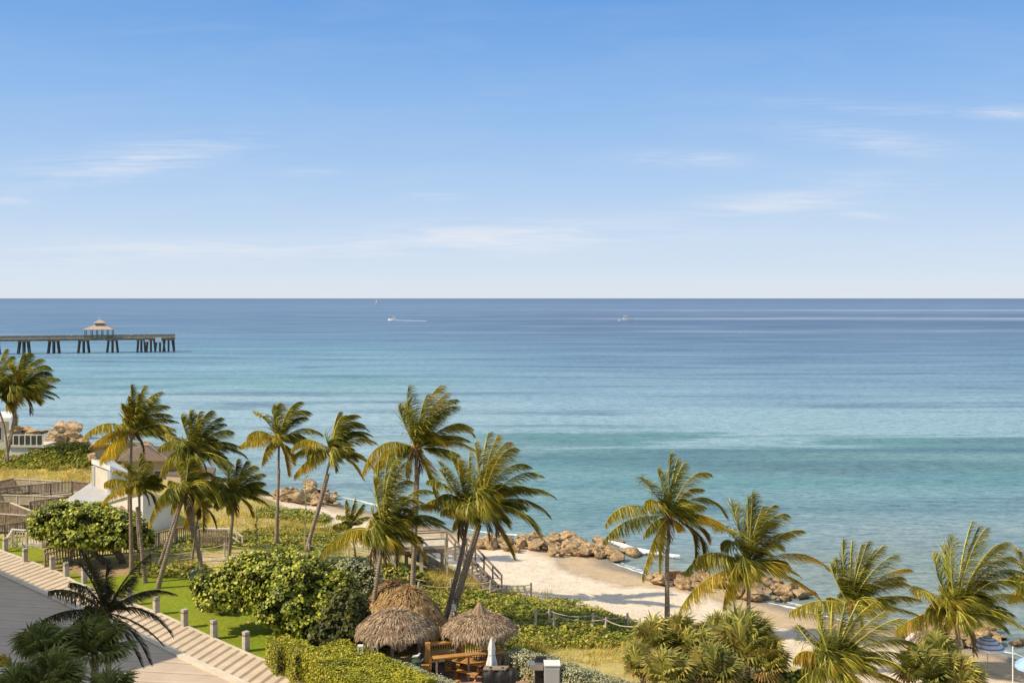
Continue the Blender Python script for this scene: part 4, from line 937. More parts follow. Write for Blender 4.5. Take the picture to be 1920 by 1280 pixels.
# ================================================================== PIER
def ztop(py,Y): return CZ-(py-HY)/F*Y
def person(label,p,rz,shirt,pants,pose=0):
    t=thing('person',label,'person',p); ca,sa=math.cos(rz),math.sin(rz)
    def L(x,y,z): return (p[0]+x*ca-y*sa,p[1]+x*sa+y*ca,p[2]+z)
    J=[(0,0,.95),(0,0,1.2),(0,0,1.42),(0,0,1.5),(0,.01,1.64),(0,0,1.74),(-.17,0,1.4),(-.24,.03,1.12),(-.22,.16,.9),(.17,0,1.4),(.24,.05,1.12),(.2,.2,1.0),(-.1,0,.9),(-.11,.02,.48),(-.11,-.02,.06),(-.11,.12,.03),(.1,0,.9),(.11,.04,.48),(.12,.0,.06),(.12,.14,.03)]
    E=[(0,1),(1,2),(2,3),(3,4),(4,5),(2,6),(6,7),(7,8),(2,9),(9,10),(10,11),(0,12),(12,13),(13,14),(14,15),(0,16),(16,17),(17,18),(18,19)]
    Rr=[.13,.12,.14,.06,.095,.08,.06,.045,.035,.06,.045,.035,.09,.06,.045,.04,.09,.06,.045,.04]
    me=bpy.data.meshes.new('body'); me.from_pydata([(x*ca-y*sa,x*sa+y*ca,z) for x,y,z in J],E,[]); me.materials.append(M['skin'])
    o=bpy.data.objects.new('body',me); COL.objects.link(o); o.parent=t
    md=o.modifiers.new('skin','SKIN'); sv=me.skin_vertices[0].data
    for i,r in enumerate(Rr): sv[i].radius=(r,r)
    sv[0].use_root=True; o.modifiers.new('sub','SUBSURF').levels=1
    b=MB(); b.tube([L(0,0,.88),L(0,0,1.15),L(0,0,1.38),L(0,0,1.46)],[.17,.155,.18,.09],10); b.tube([L(-.14,0,1.42),L(-.24,.02,1.2)],[.08,.07],8); b.tube([L(.14,0,1.42),L(.24,.02,1.2)],[.08,.07],8); b.build('shirt',M[shirt],t,smooth=True)
    b=MB(); b.tube([L(0,0,.98),L(0,0,.86)],[.17,.175],10); b.tube([L(-.1,0,.9),L(-.11,.02,.5)],[.105,.085],8); b.tube([L(.1,0,.9),L(.11,.04,.5)],[.105,.085],8); b.build('shorts',M[pants],t,smooth=True)
    b=MB(); b.ellip(L(0,-.02,1.69),.105,.115,.10,10,6); b.build('hair',M['hair'],t,smooth=True); return t
def build_pier():
    A=onz(-90,665,0); B=onz(329,659,0); u=(B-A).normalized(); n=V((-u.y,u.x,0)); W=5.2; DZ=5.9
    def P(px,off=0,z=0):   # point along the pier beneath photo column px
        k=(px-HX)/F; d=(k*A.y-A.x)/(u.x-k*u.y); q=A+u*d+n*off; q.z=z; return q
    t=thing('fishing_pier','long timber fishing pier on clustered piles reaching in from the left','pier',A)
    b=MB(); a,c=P(-90),P(328)
    b.prism([a-n*W/2+V((0,0,DZ-.35)),c-n*W/2+V((0,0,DZ-.35)),c+n*W/2+V((0,0,DZ-.35)),a+n*W/2+V((0,0,DZ-.35))],[a-n*W/2+V((0,0,DZ)),c-n*W/2+V((0,0,DZ)),c+n*W/2+V((0,0,DZ)),a+n*W/2+V((0,0,DZ))])
    b.build('deck',M['pier_wood'],t)
    for s in (-1,0,1):
        b=MB(); b.bar(a+n*s*W*.4+V((0,0,DZ-.6)),c+n*s*W*.4+V((0,0,DZ-.6)),.35,.5); b.build('girder',M['pier_wood'],t)
    ln=(c-a).length
    for s in (-1,1):
        b=MB(); o=n*s*(W/2-.05)
        for h in (1.15,.85,.55,.28): b.bar(a+o+V((0,0,DZ+h)),c+o+V((0,0,DZ+h)),.10,.16 if h>1 else .14)
        r=b.build('railing',M['pier_wood'],t)
        b=MB()
        for i in range(int(ln/2.2)+1): b.box(a+u*min(i*2.2,ln)+o+V((0,0,DZ)),.14,.14,1.2)
        b.build('railing_posts',M['pier_wood'],r)
    def bent(px,seed,w=1.5,wide=2.2):
        rng=random.Random(seed)
        for s in (-1,1):
            q=P(px,s*1.7,DZ-.9); b=MB(); b.bar(q-u*2.0,q+u*2.0,.5,.6); b.build('pile_cap',M['pier_wood'],t)
            for k in (-1,0,1):
                b=MB(); b.tube([q+u*k*w+V((0,0,-.2)),V((q.x,q.y,-1.5))+u*k*wide+n*s*.3],[.33,.30],8); b.build('pile',M['pile'],t)
    for px in (-70,-12,45,101,157,211): bent(px,px)
    for px,sg in ((265,0),(283,.4),(300,.7),(316,1.2)): bent(px,px,1.2+sg*.2,1.6+sg*.6)
    q=P(326,-1,DZ-.5); b=MB(); b.tube([q,V((q.x+.4,q.y,-1.5))],.3,8); b.build('pile',M['pile'],t)
    for px,w,h,zc in ((297.5,2.4,2.0,5.0),(276,1.5,.8,4.75)):
        q=P(px,-W/2-.15,zc-h/2); b=MB(); b.box(q,w,.08,h,math.atan2(u.y,u.x)); b.build('white_board',M['white'],t)
    # roofed pavilion standing over the deck
    g=thing('pier_pavilion','open pavilion with two-tier tan roof standing on the pier','pavilion',P(187,0,DZ))
    ca=math.atan2(u.y,u.x)
    for px in (160.5,172,182,192,202,211.5):
        for s in (-1,1):
            b=MB(); b.box(P(px,s*2.3,DZ),.24,.24,3.4,ca); b.build('post',M['wood_dark'],g)
    def hip(px0,px1,w,z0,z1,rx0,rx1,rw,th,name,mat,par):
        b=MB(); base=[P(px0,-w,z0),P(px1,-w,z0),P(px1,w,z0),P(px0,w,z0)]; top=[P(rx0,-rw,z1),P(rx1,-rw,z1),P(rx1,rw,z1),P(rx0,rw,z1)]
        low=[p-V((0,0,th)) for p in base]; b.prism(low,base); b.prism([p+V((0,0,.004)) for p in base],top); return b.build(name,mat,par)
    rf=hip(156.5,214.5,3.4,9.45,11.2,177,198,.9,.22,'roof',M['roof_pier'],g)
    b=MB(); b.prism([P(178.5,-.85,11.1),P(196.5,-.85,11.1),P(196.5,.85,11.1),P(178.5,.85,11.1)],[P(178.5,-.85,12.0),P(196.5,-.85,12.0),P(196.5,.85,12.0),P(178.5,.85,12.0)]); b.build('cupola_wall',M['wood_grey'],rf)
    hip(175,200,1.6,12.0,13.2,185,190,.25,.15,'upper_roof',M['roof_pier'],rf)
    q=P(186,0,13.1); b=MB(); b.tube([q,q+V((0,0,1.5))],.09,6); b.build('finial',M['white'],rf)
    for px,off in ((166,0),(205,0)):
        b=MB(); b.box(P(px,off,DZ),2.4,.5,.45,ca); b.box(P(px,off,DZ+.45),2.4,.1,.5,ca); b.build('bench',M['wood_grey'],g)
    for px,l,s_,p_,off in ((136,'person in white shirt standing at the pier rail left of the pavilion','white','blue',-1.8),(247,'person in white shirt at the pier rail between the pavilion and the pier end','white','wood_dark',-1.8),(273,'person in red shirt at the pier rail beside the end piles','red','white',-1.8),(93,'person in pale shirt farthest left along the pier rail','cream','blue',-1.9),(321,'person in blue shirt at the very end of the pier','blue','cream',-1.6)):
        person(l,P(px,off,DZ),ca,s_,p_)
build_pier()

# ================================================================== BOATS
def boat(label,px,py,L,flip=1,tower=False,fly=True):
    p=onz(px,py,0); t=thing('motor_boat',label,'boat',p)
    b=MB(); rows=[]
    for i in range(9):
        u=i/8; x=(u-.5)*L*flip; w=L*.16*(1-max(0,(u-.45)/.55)**2.2)+.02; sh=L*.12+L*.07*u**2
        rows.append(b.vs([(p.x+x,p.y-w,p.z+sh),(p.x+x,p.y-w*.75,p.z-.2),(p.x+x,p.y,p.z-.4),(p.x+x,p.y+w*.75,p.z-.2),(p.x+x,p.y+w,p.z+sh)]))
    for a,c in zip(rows,rows[1:]):
        for j in range(4): b.face((a+j,a+j+1,c+j+1,c+j))
        b.face((a+4,a,c,c+4))
    b.face([rows[0]+j for j in range(5)]); b.build('hull',M['white'],t,smooth=False)
    b=MB(); x0=p.x-.02*L*flip; b.box((x0,p.y,p.z+L*.12),L*.34,L*.2,L*.13,0,.86); b.build('cabin',M['white'],t)
    b=MB(); b.box((x0,p.y,p.z+L*.175),L*.33,L*.205,L*.04,0,.93); b.build('windscreen',M['glass'],t)
    if fly:
        b=MB(); b.box((x0-L*.03*flip,p.y,p.z+L*.36),L*.26,L*.18,L*.02)
        b.build('canopy',M['white'],t)
        for sx in (-1,1):
            for sy in (-1,1):
                b=MB(); b.bar((x0-L*.03*flip+sx*L*.11,p.y+sy*L*.07,p.z+L*.24),(x0-L*.03*flip+sx*L*.11,p.y+sy*L*.07,p.z+L*.36),.08,.08); b.build('canopy_post',M['steel'],t)
    if tower:
        b=MB(); b.tube([(x0,p.y,p.z+L*.36),(x0,p.y,p.z+L*.75)],[L*.05,L*.012],6); b.build('mast',M['white'],t)
    return t
boat('farthest white boat, a small upright speck just under the horizon',706,571,24,1,True)
boat('white boat speeding left with a white wake behind it',738,601,11,-1,False)
boat('white cabin cruiser alone on the right half of the sea',1174,602,14,1,False)
foam('boat_wake',[onz(742,601.2,0),onz(760,601.4,0),onz(778,601.8,0),onz(800,602.2,0)],1.4,.12,.3,1.6)
foam('boat_wake',[onz(1120,600,0),onz(1140,600.5,0),onz(1168,601.5,0)],1.0,.1,.0,1.0)

# ================================================================== LEFT BUILDINGS
def left_house():
    Y=124; t=thing('beach_house','cream flat-roofed house corner behind the bent palm at the left edge','building',at(-10,845,Y))
    b=MB(); P=[at(-90,845,Y),at(17,845,Y),at(17,845,Y+6),at(-90,845,Y+6)]
    for p in P: p.z=3
    zt=ztop(789,Y); b.prism(P,[V((p.x,p.y,zt)) for p in P]); b.build('wall',M['cream'],t)
    b=MB(); Q=[P[0]+V((-.4,-.5,0)),P[1]+V((.5,-.5,0)),P[2]+V((.5,.5,0)),P[3]+V((-.4,.5,0))]; b.prism([V((p.x,p.y,zt)) for p in Q],[V((p.x,p.y,zt+.45)) for p in Q]); b.build('roof',M['white'],t)
    p=at(-3,826,Y); b=MB(); b.box((p.x,Y-.02,p.z),1.0,.06,1.8); w=b.build('window',M['white'],t)
    b=MB(); b.box((p.x,Y-.06,p.z+.15),.75,.04,1.5); b.build('pane',M['glass'],w)
    Y=118; d=thing('raised_deck','white raised deck with dark glass windbreak panels beside the cream house','deck',at(48,846,Y))
    x0,x1=at(14,840,Y).x,at(80,840,Y).x; z0=ztop(838,Y)
    b=MB(); b.box(((x0+x1)/2-.8,Y+1.6,3),x1-x0-1.8,3.2,z0-3); b.build('base',M['white'],d)
    b=MB(); b.box(((x0+x1)/2,Y+1.6,z0),x1-x0+.2,3.6,.2); b.build('deck_slab',M['cream'],d)
    for px in (14,25,36,47,58,69,80):
        x=at(px,840,Y).x; b=MB(); b.box((x,Y,z0+.2),.11,.11,1.25); b.build('post',M['white'],d)
        if px<80:
            x2=at(px+11,840,Y).x; b=MB(); b.box(((x+x2)/2,Y,z0+.28),x2-x-.14,.03,1.0); b.build('glass_panel',M['glass'],d)
    b=MB(); b.bar((x0,Y,z0+1.45),(x1,Y,z0+1.45),.12,.10); b.bar((x1,Y,z0+1.45),(x1,Y+3.2,z0+1.45),.12,.10); b.build('handrail',M['white'],d)
left_house()
def cottage():
    t=thing('beach_cottage','beach cottage with brown shingled hip roof hidden behind the palm crowns','building',at(300,905,106))
    e=[at(219,866,104),at(318,862,104),at(345,854,112),at(232,856,112)]; zt=ztop(864,104)
    e=[V((p.x,p.y,zt)) for p in e]; r=[at(268,834,107),at(280,834,109)]
    b=MB(); b.poly([e[0],e[1],r[1],r[0]]); b.poly([e[1],e[2],r[1]]); b.poly([e[2],e[3],r[0],r[1]]); b.poly([e[3],e[0],r[0]]); b.poly(e[::-1])
    rf=b.build('roof',M['shingle'],t); b=MB(); b.bar(e[1],r[1],.12,.08); b.build('ridge_cap',M['wood_grey'],rf)
    b=MB(); w=[at(228,0,105),at(312,0,105),at(334,0,111),at(236,0,111)]; b.prism([V((p.x,p.y,2.8)) for p in w],[V((p.x,p.y,zt-.02)) for p in w]); b.build('wall',M['peach'],t)
    for px in (250,297):
        p=at(px,0,104.96); b=MB(); b.box((p.x,p.y,zt-2.6),1.0,.05,1.5); f=b.build('window',M['white'],t); b=MB(); b.box((p.x,p.y-.04,zt-2.5),.8,.03,1.3); b.build('pane',M['glass'],f)
    w=[at(312,0,103),at(395,0,101),at(405,0,107),at(330,0,109)]; z2=ztop(893,103); b=MB(); b.prism([V((p.x,p.y,2.8)) for p in w],[V((p.x,p.y,z2)) for p in w]); b.build('wing_wall',M['peach'],t)
    b=MB(); b.prism([V((p.x,p.y,z2)) for p in w],[V((p.x,p.y,z2+.25)) for p in w]); b.build('wing_roof',M['shingle'],t)
cottage()
def white_pavilion():
    t=thing('angular_pavilion','white angular pavilion with sail-like tower, grey roof and blank shaded end wall','building',at(268,1002,80.4))
    c0,c1,c2=at(268,921,80.4),at(168,952,84.5),at(327,940,83.0)
    cb=at(232,900,90)
    b=MB(); tops=[c1,c0,c2,V((cb.x,cb.y,c2.z))]; b.prism([V((p.x,p.y,2.8)) for p in tops],tops); b.build('wall',M['white'],t)
    b=MB(); up=V((0,0,.1)); Rf=[at(120,941,86),at(168,951.5,84.4),at(269,920,80.2),at(262,903,89),at(172,905,90)]
    b.prism([p for p in Rf],[p+up for p in Rf]); rf=b.build('roof',M['greyroof'],t)
    b=MB(); b.bar(Rf[0]+up,Rf[1]+up,.18,.25); b.bar(Rf[1]+up,Rf[2]+up,.18,.28); b.build('fascia',M['white'],rf)
    b=MB(); Rr=[at(269,920,80.2),at(329,939,82.8),V((cb.x,cb.y,c2.z+.05))]; b.prism(Rr,[p+up for p in Rr]); b.build('side_roof',M['white'],rf)
    # tower
    T=[at(176,871,89),at(206,880,87),at(244,896,90.5),at(214,876,93)]
    b=MB(); b.prism([V((p.x,p.y,3.2)) for p in T],T); tw=b.build('tower',M['cream'],t)
    b=MB(); O=[at(171.5,869,88.8),at(206.5,882,86.5),at(247,897,90.6),at(213,872,94)]; b.prism(O,[p+V((0,0,.42)) for p in O]); b.build('tower_roof',M['white'],tw)
    for p in T[:3]:
        b=MB(); b.box((p.x,p.y-.06,3.3),.26,.26,p.z-3.4); b.build('corner_trim',M['white'],tw)
    # small painted fish-like emblem on the lit wall
    w=(c0-c1); w.z=0; w.normalize(); nn=V((w.y,-w.x,0)); q=c1.lerp(c0,.62); q.z=ztop(953,82)
    b=MB(); P=[q+nn*.02+w*math.cos(a)*.42*(1 if math.cos(a)>0 else .8)+V((0,0,.26*math.sin(a))) for a in [i*math.pi/8 for i in range(16)]]; b.poly(P); em=b.build('emblem',simple('emblem_orange',c3(.42,.20,.13),c3(.5,.3,.2),6),t)
    b=MB(); b.poly([q+nn*.02-w*.38,q+nn*.02-w*.75+V((0,0,.25)),q+nn*.02-w*.68,q+nn*.02-w*.75-V((0,0,.22))]); b.build('emblem_tail',M['greyroof'],em)
white_pavilion()

# ================================================================== TIMBER RAMPS AND FENCES ON THE LEFT
def rail(label,a,c,zt,h=1.05,mat='wood_brown',slat=.12,cap='wood_brown',deck=None,name='ramp_railing',zt2=None,step=1.7):
    A=onz(*a,zt); C=onz(*c,zt2 if zt2 is not None else zt); t=thing(name,label,'railing',(A.x,A.y,A.z-h)); d=(C-A); L=math.hypot(d.x,d.y)
    b=MB(); b.bar(A,C,.16,.07); b.build('handrail',M[cap],t)
    b=MB(); n=max(2,int(L/slat))
    for i in range(n+1):
        p=A.lerp(C,i/n); b.box((p.x,p.y,p.z-h+.08),.07,.05,h-.1,math.atan2(d.y,d.x))
    b.bar(A-V((0,0,h-.12)),C-V((0,0,h-.12)),.07,.09); b.build('balusters',M[mat],t)
    n=max(1,round(L/step))
    for i in range(n+1):
        p=A.lerp(C,i/n); b=MB(); b.box((p.x,p.y,min(p.z-h-.5,2.9)),.12,.12,p.z-min(p.z-h-.5,2.9)-.02,math.atan2(d.y,d.x)); b.build('post',M[mat],t)
    if deck:
        nn=V((-d.y,d.x,0)).normalized()*deck; b=MB(); z=-h
        P=[A,C,C+nn,A+nn]; b.prism([p+V((0,0,z-.15)) for p in P],[p+V((0,0,z)) for p in P]); b.build('deck_boards',M['wood_light'],t)
    return t
rail('farthest short dark ramp rail at the left edge below the dry grass',(-30,908),(28,896),4.5,deck=1.8)
rail('pale sunlit rail just below the dry golden grass',(28,897),(116,902),4.5,mat='wood_light',cap='wood_light',deck=1.6)  # sunlight on this rail is put in by the paler wood
rail('long brown ramp rail with evenly spaced dark posts',(-30,917),(136,902),4.9,1.15,mat='wood_brown',cap='wood_brown',deck=1.7)
rail('short brown rail turning down toward the grey pavilion roof',(136,902),(168,905),4.7,1.0)
rail('pale sunlit rail crossing the middle of the ramps',(-30,926),(126,931),4.3,.9,mat='wood_light',cap='wood_light')  # pale wood paints the sunlit tone into this rail
rail('dark brown rail rising right below the pale middle rail',(56,940),(128,930),4.6,1.1,deck=1.4)
rail('pale rail slanting down behind the left end of the sea grape tree',(20,942),(58,957),4.6,1.0,cap='wood_light',mat='wood_brown')
rail('dark short rail at the left edge above the white balustrade',(-30,938),(20,941),4.5,1.1)
rail('white topped balustrade with close brown balusters at the left edge',(-30,961),(50,966),4.6,1.25,cap='wood_light',slat=.14,deck=1.6)
rail('brown sloping handrail under the white topped balustrade',(-30,988),(48,977),4.1,.8)
rail('white balustrade at the bottom of the ramps beside the first bollard',(22,992),(78,995),4.3,1.25,mat='wood_light',cap='white',slat=.22,deck=2)
rail('white balustrade running right under the sea grape tree',(78,995),(150,1012),4.2,1.1,mat='wood_light',cap='white',slat=.22)
rail('short white stair rail sloping down to the first bollard',(8,1016),(24,991),3.7,.9,mat='wood_light',cap='wood_light',zt2=4.3,slat=.4)
rail('brown ramp rail sloping toward the bollards left of the dark palm',(85,1037),(182,1019),4.1,1.0,mat='wood_brown',cap='wood_grey',slat=.2)
rail('brown rail parallel behind the sloping ramp rail',(84,1030),(180,1012),4.1,1.0,mat='wood_brown',cap='wood_grey',slat=.2)
rail('brown rail under the sea grape branches',(182,1019),(262,1012),4.1,1.0,mat='wood_grey',cap='wood_grey',slat=.18)
rail('grey fence at the foot of the blank shaded wall',(262,1006),(330,990),4.2,1.25,mat='wood_grey',cap='wood_brown',slat=.16)
rail('dark fence behind the leaning palm trunks',(330,990),(372,986),4.25,1.3,mat='wood_brown',cap='wood_brown',slat=.13)
rail('fence with pale sunlit top right of the crossing palm trunks',(372,992),(425,994),4.2,1.2,mat='wood_brown',cap='wood_brown',slat=.13,deck=1.8)
rail('pale far rail of the boardwalk ending by the round-headed palm',(385,990),(434,991),4.0,.7,mat='wood_light',cap='white',slat=.5)  # white cap stands in for sunlight along the fence top
rail('pale end rail sloping down to the green leaves',(434,991),(455,1006),4.0,.7,mat='wood_light',cap='wood_light',slat=.5,zt2=3.5)

# ================================================================== BEACH GAZEBO AND STAIRS
def gazebo():
    t=thing('boardwalk_landing','raised timber boardwalk landing on tall pale posts behind the middle palms','landing',at(770,1062,68))
    C=[at(704,0,68.5),at(838,0,69.5),at(832,0,72),at(708,0,71.2)]
    dz=4.75
    b=MB(); b.prism([V((p.x,p.y,dz-.2)) for p in C],[V((p.x,p.y,dz)) for p in C]); b.build('floor',M['wood_light'],t)
    for a,c in ((0,1),(1,2),(2,3),(3,0)):
        b=MB(); b.bar(V((C[a].x,C[a].y,dz-.32)),V((C[c].x,C[c].y,dz-.32)),.12,.28); b.build('beam',M['wood_brown'],t)
    rz=ztop(1004,70)
    for px,Y in ((705,68.5),(743,68.7),(790,69),(837,69.5),(829,72),(762,71.6),(709,71.2)):
        p=at(px,0,Y); b=MB(); b.box((p.x,p.y,2.2),.24,.24,rz-2.2); b.build('post',M['wood_light'],t)
    b=MB()
    for a,c in ((0,1),(2,3),(3,0)):
        for h in (.95,.5): b.bar(V((C[a].x,C[a].y,dz+h)),V((C[c].x,C[c].y,dz+h)),.08,.08)
    b.build('railing',M['wood_grey'],t)
    b=MB(); b.bar(at(706,1010,68.4),at(742,1060,68.4),.14,.14); b.build('brace',M['wood_light'],t)
    # flight down to the sand
    s=thing('beach_stairs','timber stairs with double handrail going down to the open sand','stairs',gp(921,1112))
    B0=gp(919,1112); T0=at(838,0,69.2); T0.z=dz; d=(B0-T0); w=V((-d.y,d.x,0)).normalized()*1.1
    for k in (0,1):
        o=w*k; b=MB(); b.bar(T0+o-V((0,0,.1)),B0+o,.08,.2); b.build('stringer',M['wood_brown'],s)
        b=MB(); b.bar(T0+o+V((0,0,1.05)),B0+o+V((0,0,1.0)),.10,.10); b.build('handrail',M['wood_brown'],s)
        b=MB(); b.bar(T0+o+V((0,0,.65)),B0+o+V((0,0,.62)),.06,.10); b.build('mid_rail',M['wood_brown'],s)
        for i in range(6):
            p=T0.lerp(B0,i/5)+o; b=MB(); b.box(p-V((0,0,.3)),.12,.12,1.35); b.build('post',M['wood_grey'],s)
    b=MB(); n=15
    for i in range(n):
        p=T0.lerp(B0,(i+.5)/n); b.prism([p+V((-.16,0,-.04)),p+V((.16,0,-.04)),p+w+V((.16,0,-.04)),p+w+V((-.16,0,-.04))],[p+V((-.16,0,0)),p+V((.16,0,0)),p+w+V((.16,0,0)),p+w+V((-.16,0,0))])
    b.build('treads',M['wood_grey'],s)
    s=thing('access_stairs','dark stair flight coming down toward the viewer under the landing','stairs',gp(838,1066))
    T0=at(775,0,68.3); T0.z=dz; B0=gp(840,1068); d=B0-T0; w=V((-d.y,d.x,0)).normalized()*1.0
    for k in (0,1):
        b=MB(); b.bar(T0+w*k,B0+w*k,.12,.4); b.build('stringer',M['wood_brown'],s)
        b=MB(); b.bar(T0+w*k+V((0,0,1)),B0+w*k+V((0,0,.9)),.09,.09); b.build('handrail',M['wood_brown'],s)
    b=MB()
    for i in range(10):
        p=T0.lerp(B0,(i+.5)/10); b.bar(p,p+w,.3,.05)
    b.build('treads',M['wood_grey'],s)
gazebo()
def stalk(label,px,y0,y1):
    p=gp(px,y1); t=thing('agave_stalk',label,'plant',p,None); H=ztop(y0,p.y)-p.z; rng=random.Random(px); b=MB()
    b.tube([p,p+V((.1,0,H*.5)),p+V((.05,0,H))],[.055,.04,.02],6); b.build('stem',M['silver'],t)
    b=MB()
    for i in range(26):
        a=rng.uniform(0,6.28); z=H*(.25+.73*i/26); q=p+V((0.08,0,z)); l=.1+.4*(z>H*.75)*rng.random(); e=q+V((math.cos(a)*l,math.sin(a)*l,.08)); b.bar(q,e,.02,.02); b.leaf(e,V((0,-1,.3)),.13,rng)
    b.build('buds',M['vine'],t)
stalk('tall agave flower stalk rising between the bare palm and the right-leaning palm',571,889,1028)
stalk('shorter agave flower stalk left of the bare straight palm trunk',479,950,1044)

# ================================================================== THATCHED HUTS
def thatch(name,label,c,R,z0,z1,mat,cap,posts,seed,squash=1.0,n=5200,rot=0,wild=.13):
    rng=random.Random(seed); t=thing(name,label,'hut',(c[0],c[1],3.0))
    def prof(f): return z1-(z1-z0)*(f**1.9)
    def pt(f,a,lift=0):
        r=R*f*(1+.03*math.sin(a*5+seed)+.02*math.sin(a*11)); x,y=r*math.cos(a),r*math.sin(a)*squash
        return V((c[0]+x*math.cos(rot)-y*math.sin(rot),c[1]+x*math.sin(rot)+y*math.cos(rot),prof(f)+lift))
    b=MB(); rows=[]
    for i in range(9):
        f=max(.02,i/8); rows.append([b.vs([pt(f*.97,2*math.pi*j/28,-.06)]) for j in range(28)])
    rows.append([b.vs([pt(.9,2*math.pi*j/28,-.22)+V((0,0,-.12))]) for j in range(28)])
    rows.append([b.vs([pt(.1,2*math.pi*j/28,-.35)]) for j in range(28)])
    for p_,q_ in zip(rows,rows[1:]):
        for j in range(28): b.face((p_[j],q_[j],q_[(j+1)%28],p_[(j+1)%28]))
    r0=b.build('roof_frame',M['fiber'],t)
    b=MB()
    for k in range(n):
        f=math.sqrt(rng.random())*.99; a=rng.uniform(0,6.283); L=rng.uniform(.25,.55)
        p=pt(f,a,.02+.04*rng.random()); q=pt(min(1.06,f+L/R),a+rng.gauss(0,.06),.03+rng.random()*wild)
        if f>.86: q=pt(1.0,a,0)+V((rng.gauss(0,.05),rng.gauss(0,.05),-rng.uniform(.05,.40)*(.7+.5*math.sin(a*9+seed))))+V((math.cos(a),math.sin(a),0))*.06; 
        s=(q-p).cross(V((0,0,1))).normalized()*rng.uniform(.018,.04)
        m=p.lerp(q,.5)+V((0,0,.05+.05*math.sin(f*22))); i=b.vs([p-s,p+s,m+s,m-s,q]); b.face((i,i+1,i+2,i+3)); b.face((i+3,i+2,i+4))
    b.build('thatch',M[mat],t)
    if cap:
        b=MB()
        for k in range(420):
            a=rng.uniform(0,6.283); f=rng.random(); p=V((c[0],c[1],z1+.66))+V((math.cos(a),math.sin(a),0))*.04; q=V((c[0]+math.cos(a)*.46*(.5+.5*f),c[1]+math.sin(a)*.46*(.5+.5*f),z1+.22-.16*f))
            s=(q-p).cross(V((0,0,1))).normalized()*.025; b.poly([p-s*.3,p+s*.3,q+s,q-s])
        b.build('cap',M['thatch'],t)
    for (ax,ay) in posts:
        b=MB(); b.tube([(c[0]+ax,c[1]+ay,2.9),(c[0]+ax,c[1]+ay,prof(min(1,math.hypot(ax,ay)/R))-.1)],.09,8); b.build('post',M['wood_brown'],t)
    return t
q=at(741,0,51.0); thatch('thatched_hut','low dome of grey thatch left of the wooden bar rail',(q.x,q.y),2.0,ztop(1181,51),ztop(1146,51),'thatch',False,[(-1.3,-.9),(1.3,-.9),(-1.3,1),(1.3,1),(0,-1.4)],1)
q=at(899,0,51.4); thatch('thatched_hut','grey thatched hut with a small pointed cap above the picnic tables',(q.x,q.y),1.9,ztop(1179,51.4),ztop(1151,51.4),'thatch',True,[(-1.2,-.9),(1.2,-.9),(-1.2,1),(1.2,1)],2)
q=at(765,0,55.2); thatch('thatched_hut','larger golden-brown thatched roof behind the two grey ones',(q.x,q.y),2.25,ztop(1178,55.2),ztop(1104,55.2),'thatch_new',False,[(-1.2,-.9),(1.2,-.9),(-1.2,1),(1.2,1)],3,n=7000,wild=.30)
q=at(738,0,57.0); thatch('thatched_hut','rearmost golden thatched roof peeking out beside the palm trunk',(q.x,q.y),2.1,ztop(1165,57),ztop(1092,57),'thatch_new',False,[(-1,-.8),(1,-.8),(-1,.8)],4,n=5200,wild=.34)

# ================================================================== PATIO FURNITURE
def bar_rail():
    A=at(803,0,50.2); C=at(928,0,51.2); t=thing('bar_railing','orange wooden bar railing with slats between the two front huts','railing',(A.x,A.y,3.0)); zt=ztop(1207,50.2)
    u=(C-A); u.z=0; L=u.length; u.normalize(); rz=math.atan2(u.y,u.x)
    for f in (0,.5,1):
        p=A+u*L*f; b=MB(); b.box((p.x,p.y,3.02),.16,.16,zt-3.05,rz); b.build('post',M['wood_orange'],t)
    b=MB(); b.bar(V((A.x,A.y,zt)),V((C.x,C.y,zt)),.34,.08); b.build('top_board',M['wood_orange'],t)
    b=MB()
    for i in range(27):
        p=A+u*L*(i+.5)/27; b.box((p.x,p.y,3.15),.05,.05,zt-3.2,rz)
    b.build('slats',M['wood_orange'],t); b=MB(); b.bar(V((A.x,A.y,3.15)),V((C.x,C.y,3.15)),.08,.1); b.build('bottom_rail',M['wood_orange'],t)
    t=thing('bar_counter','narrow orange wooden counter board in front of the slatted bar railing','counter',at(880,1262,49.3))
    a=at(812,0,49.0); c=at(944,0,50.0); z=ztop(1233,49.0); a.z=z; c.z=z; b=MB(); b.bar(a,c,.42,.07); b.build('board',M['wood_orange'],t)
    for f in (.05,.5,.95):
        p=a.lerp(c,f); b=MB(); b.box((p.x,p.y,3.02),.1,.1,z-3.06); b.build('leg',M['wood_brown'],t)
    t=thing('gate_post','tall orange wooden gate post at the left end of the bar','post',at(802,1262,49.6)); p=at(802,0,49.6)
    b=MB(); b.box((p.x,p.y,3.02),.26,.2,ztop(1204,49.6)-3.02); b.build('shaft',M['wood_orange'],t); b=MB(); b.bar((p.x+.1,p.y-.12,3.1),(p.x+.16,p.y-.12,4.2),.14,.10); b.build('brace',M['wood_orange'],t)
bar_rail()
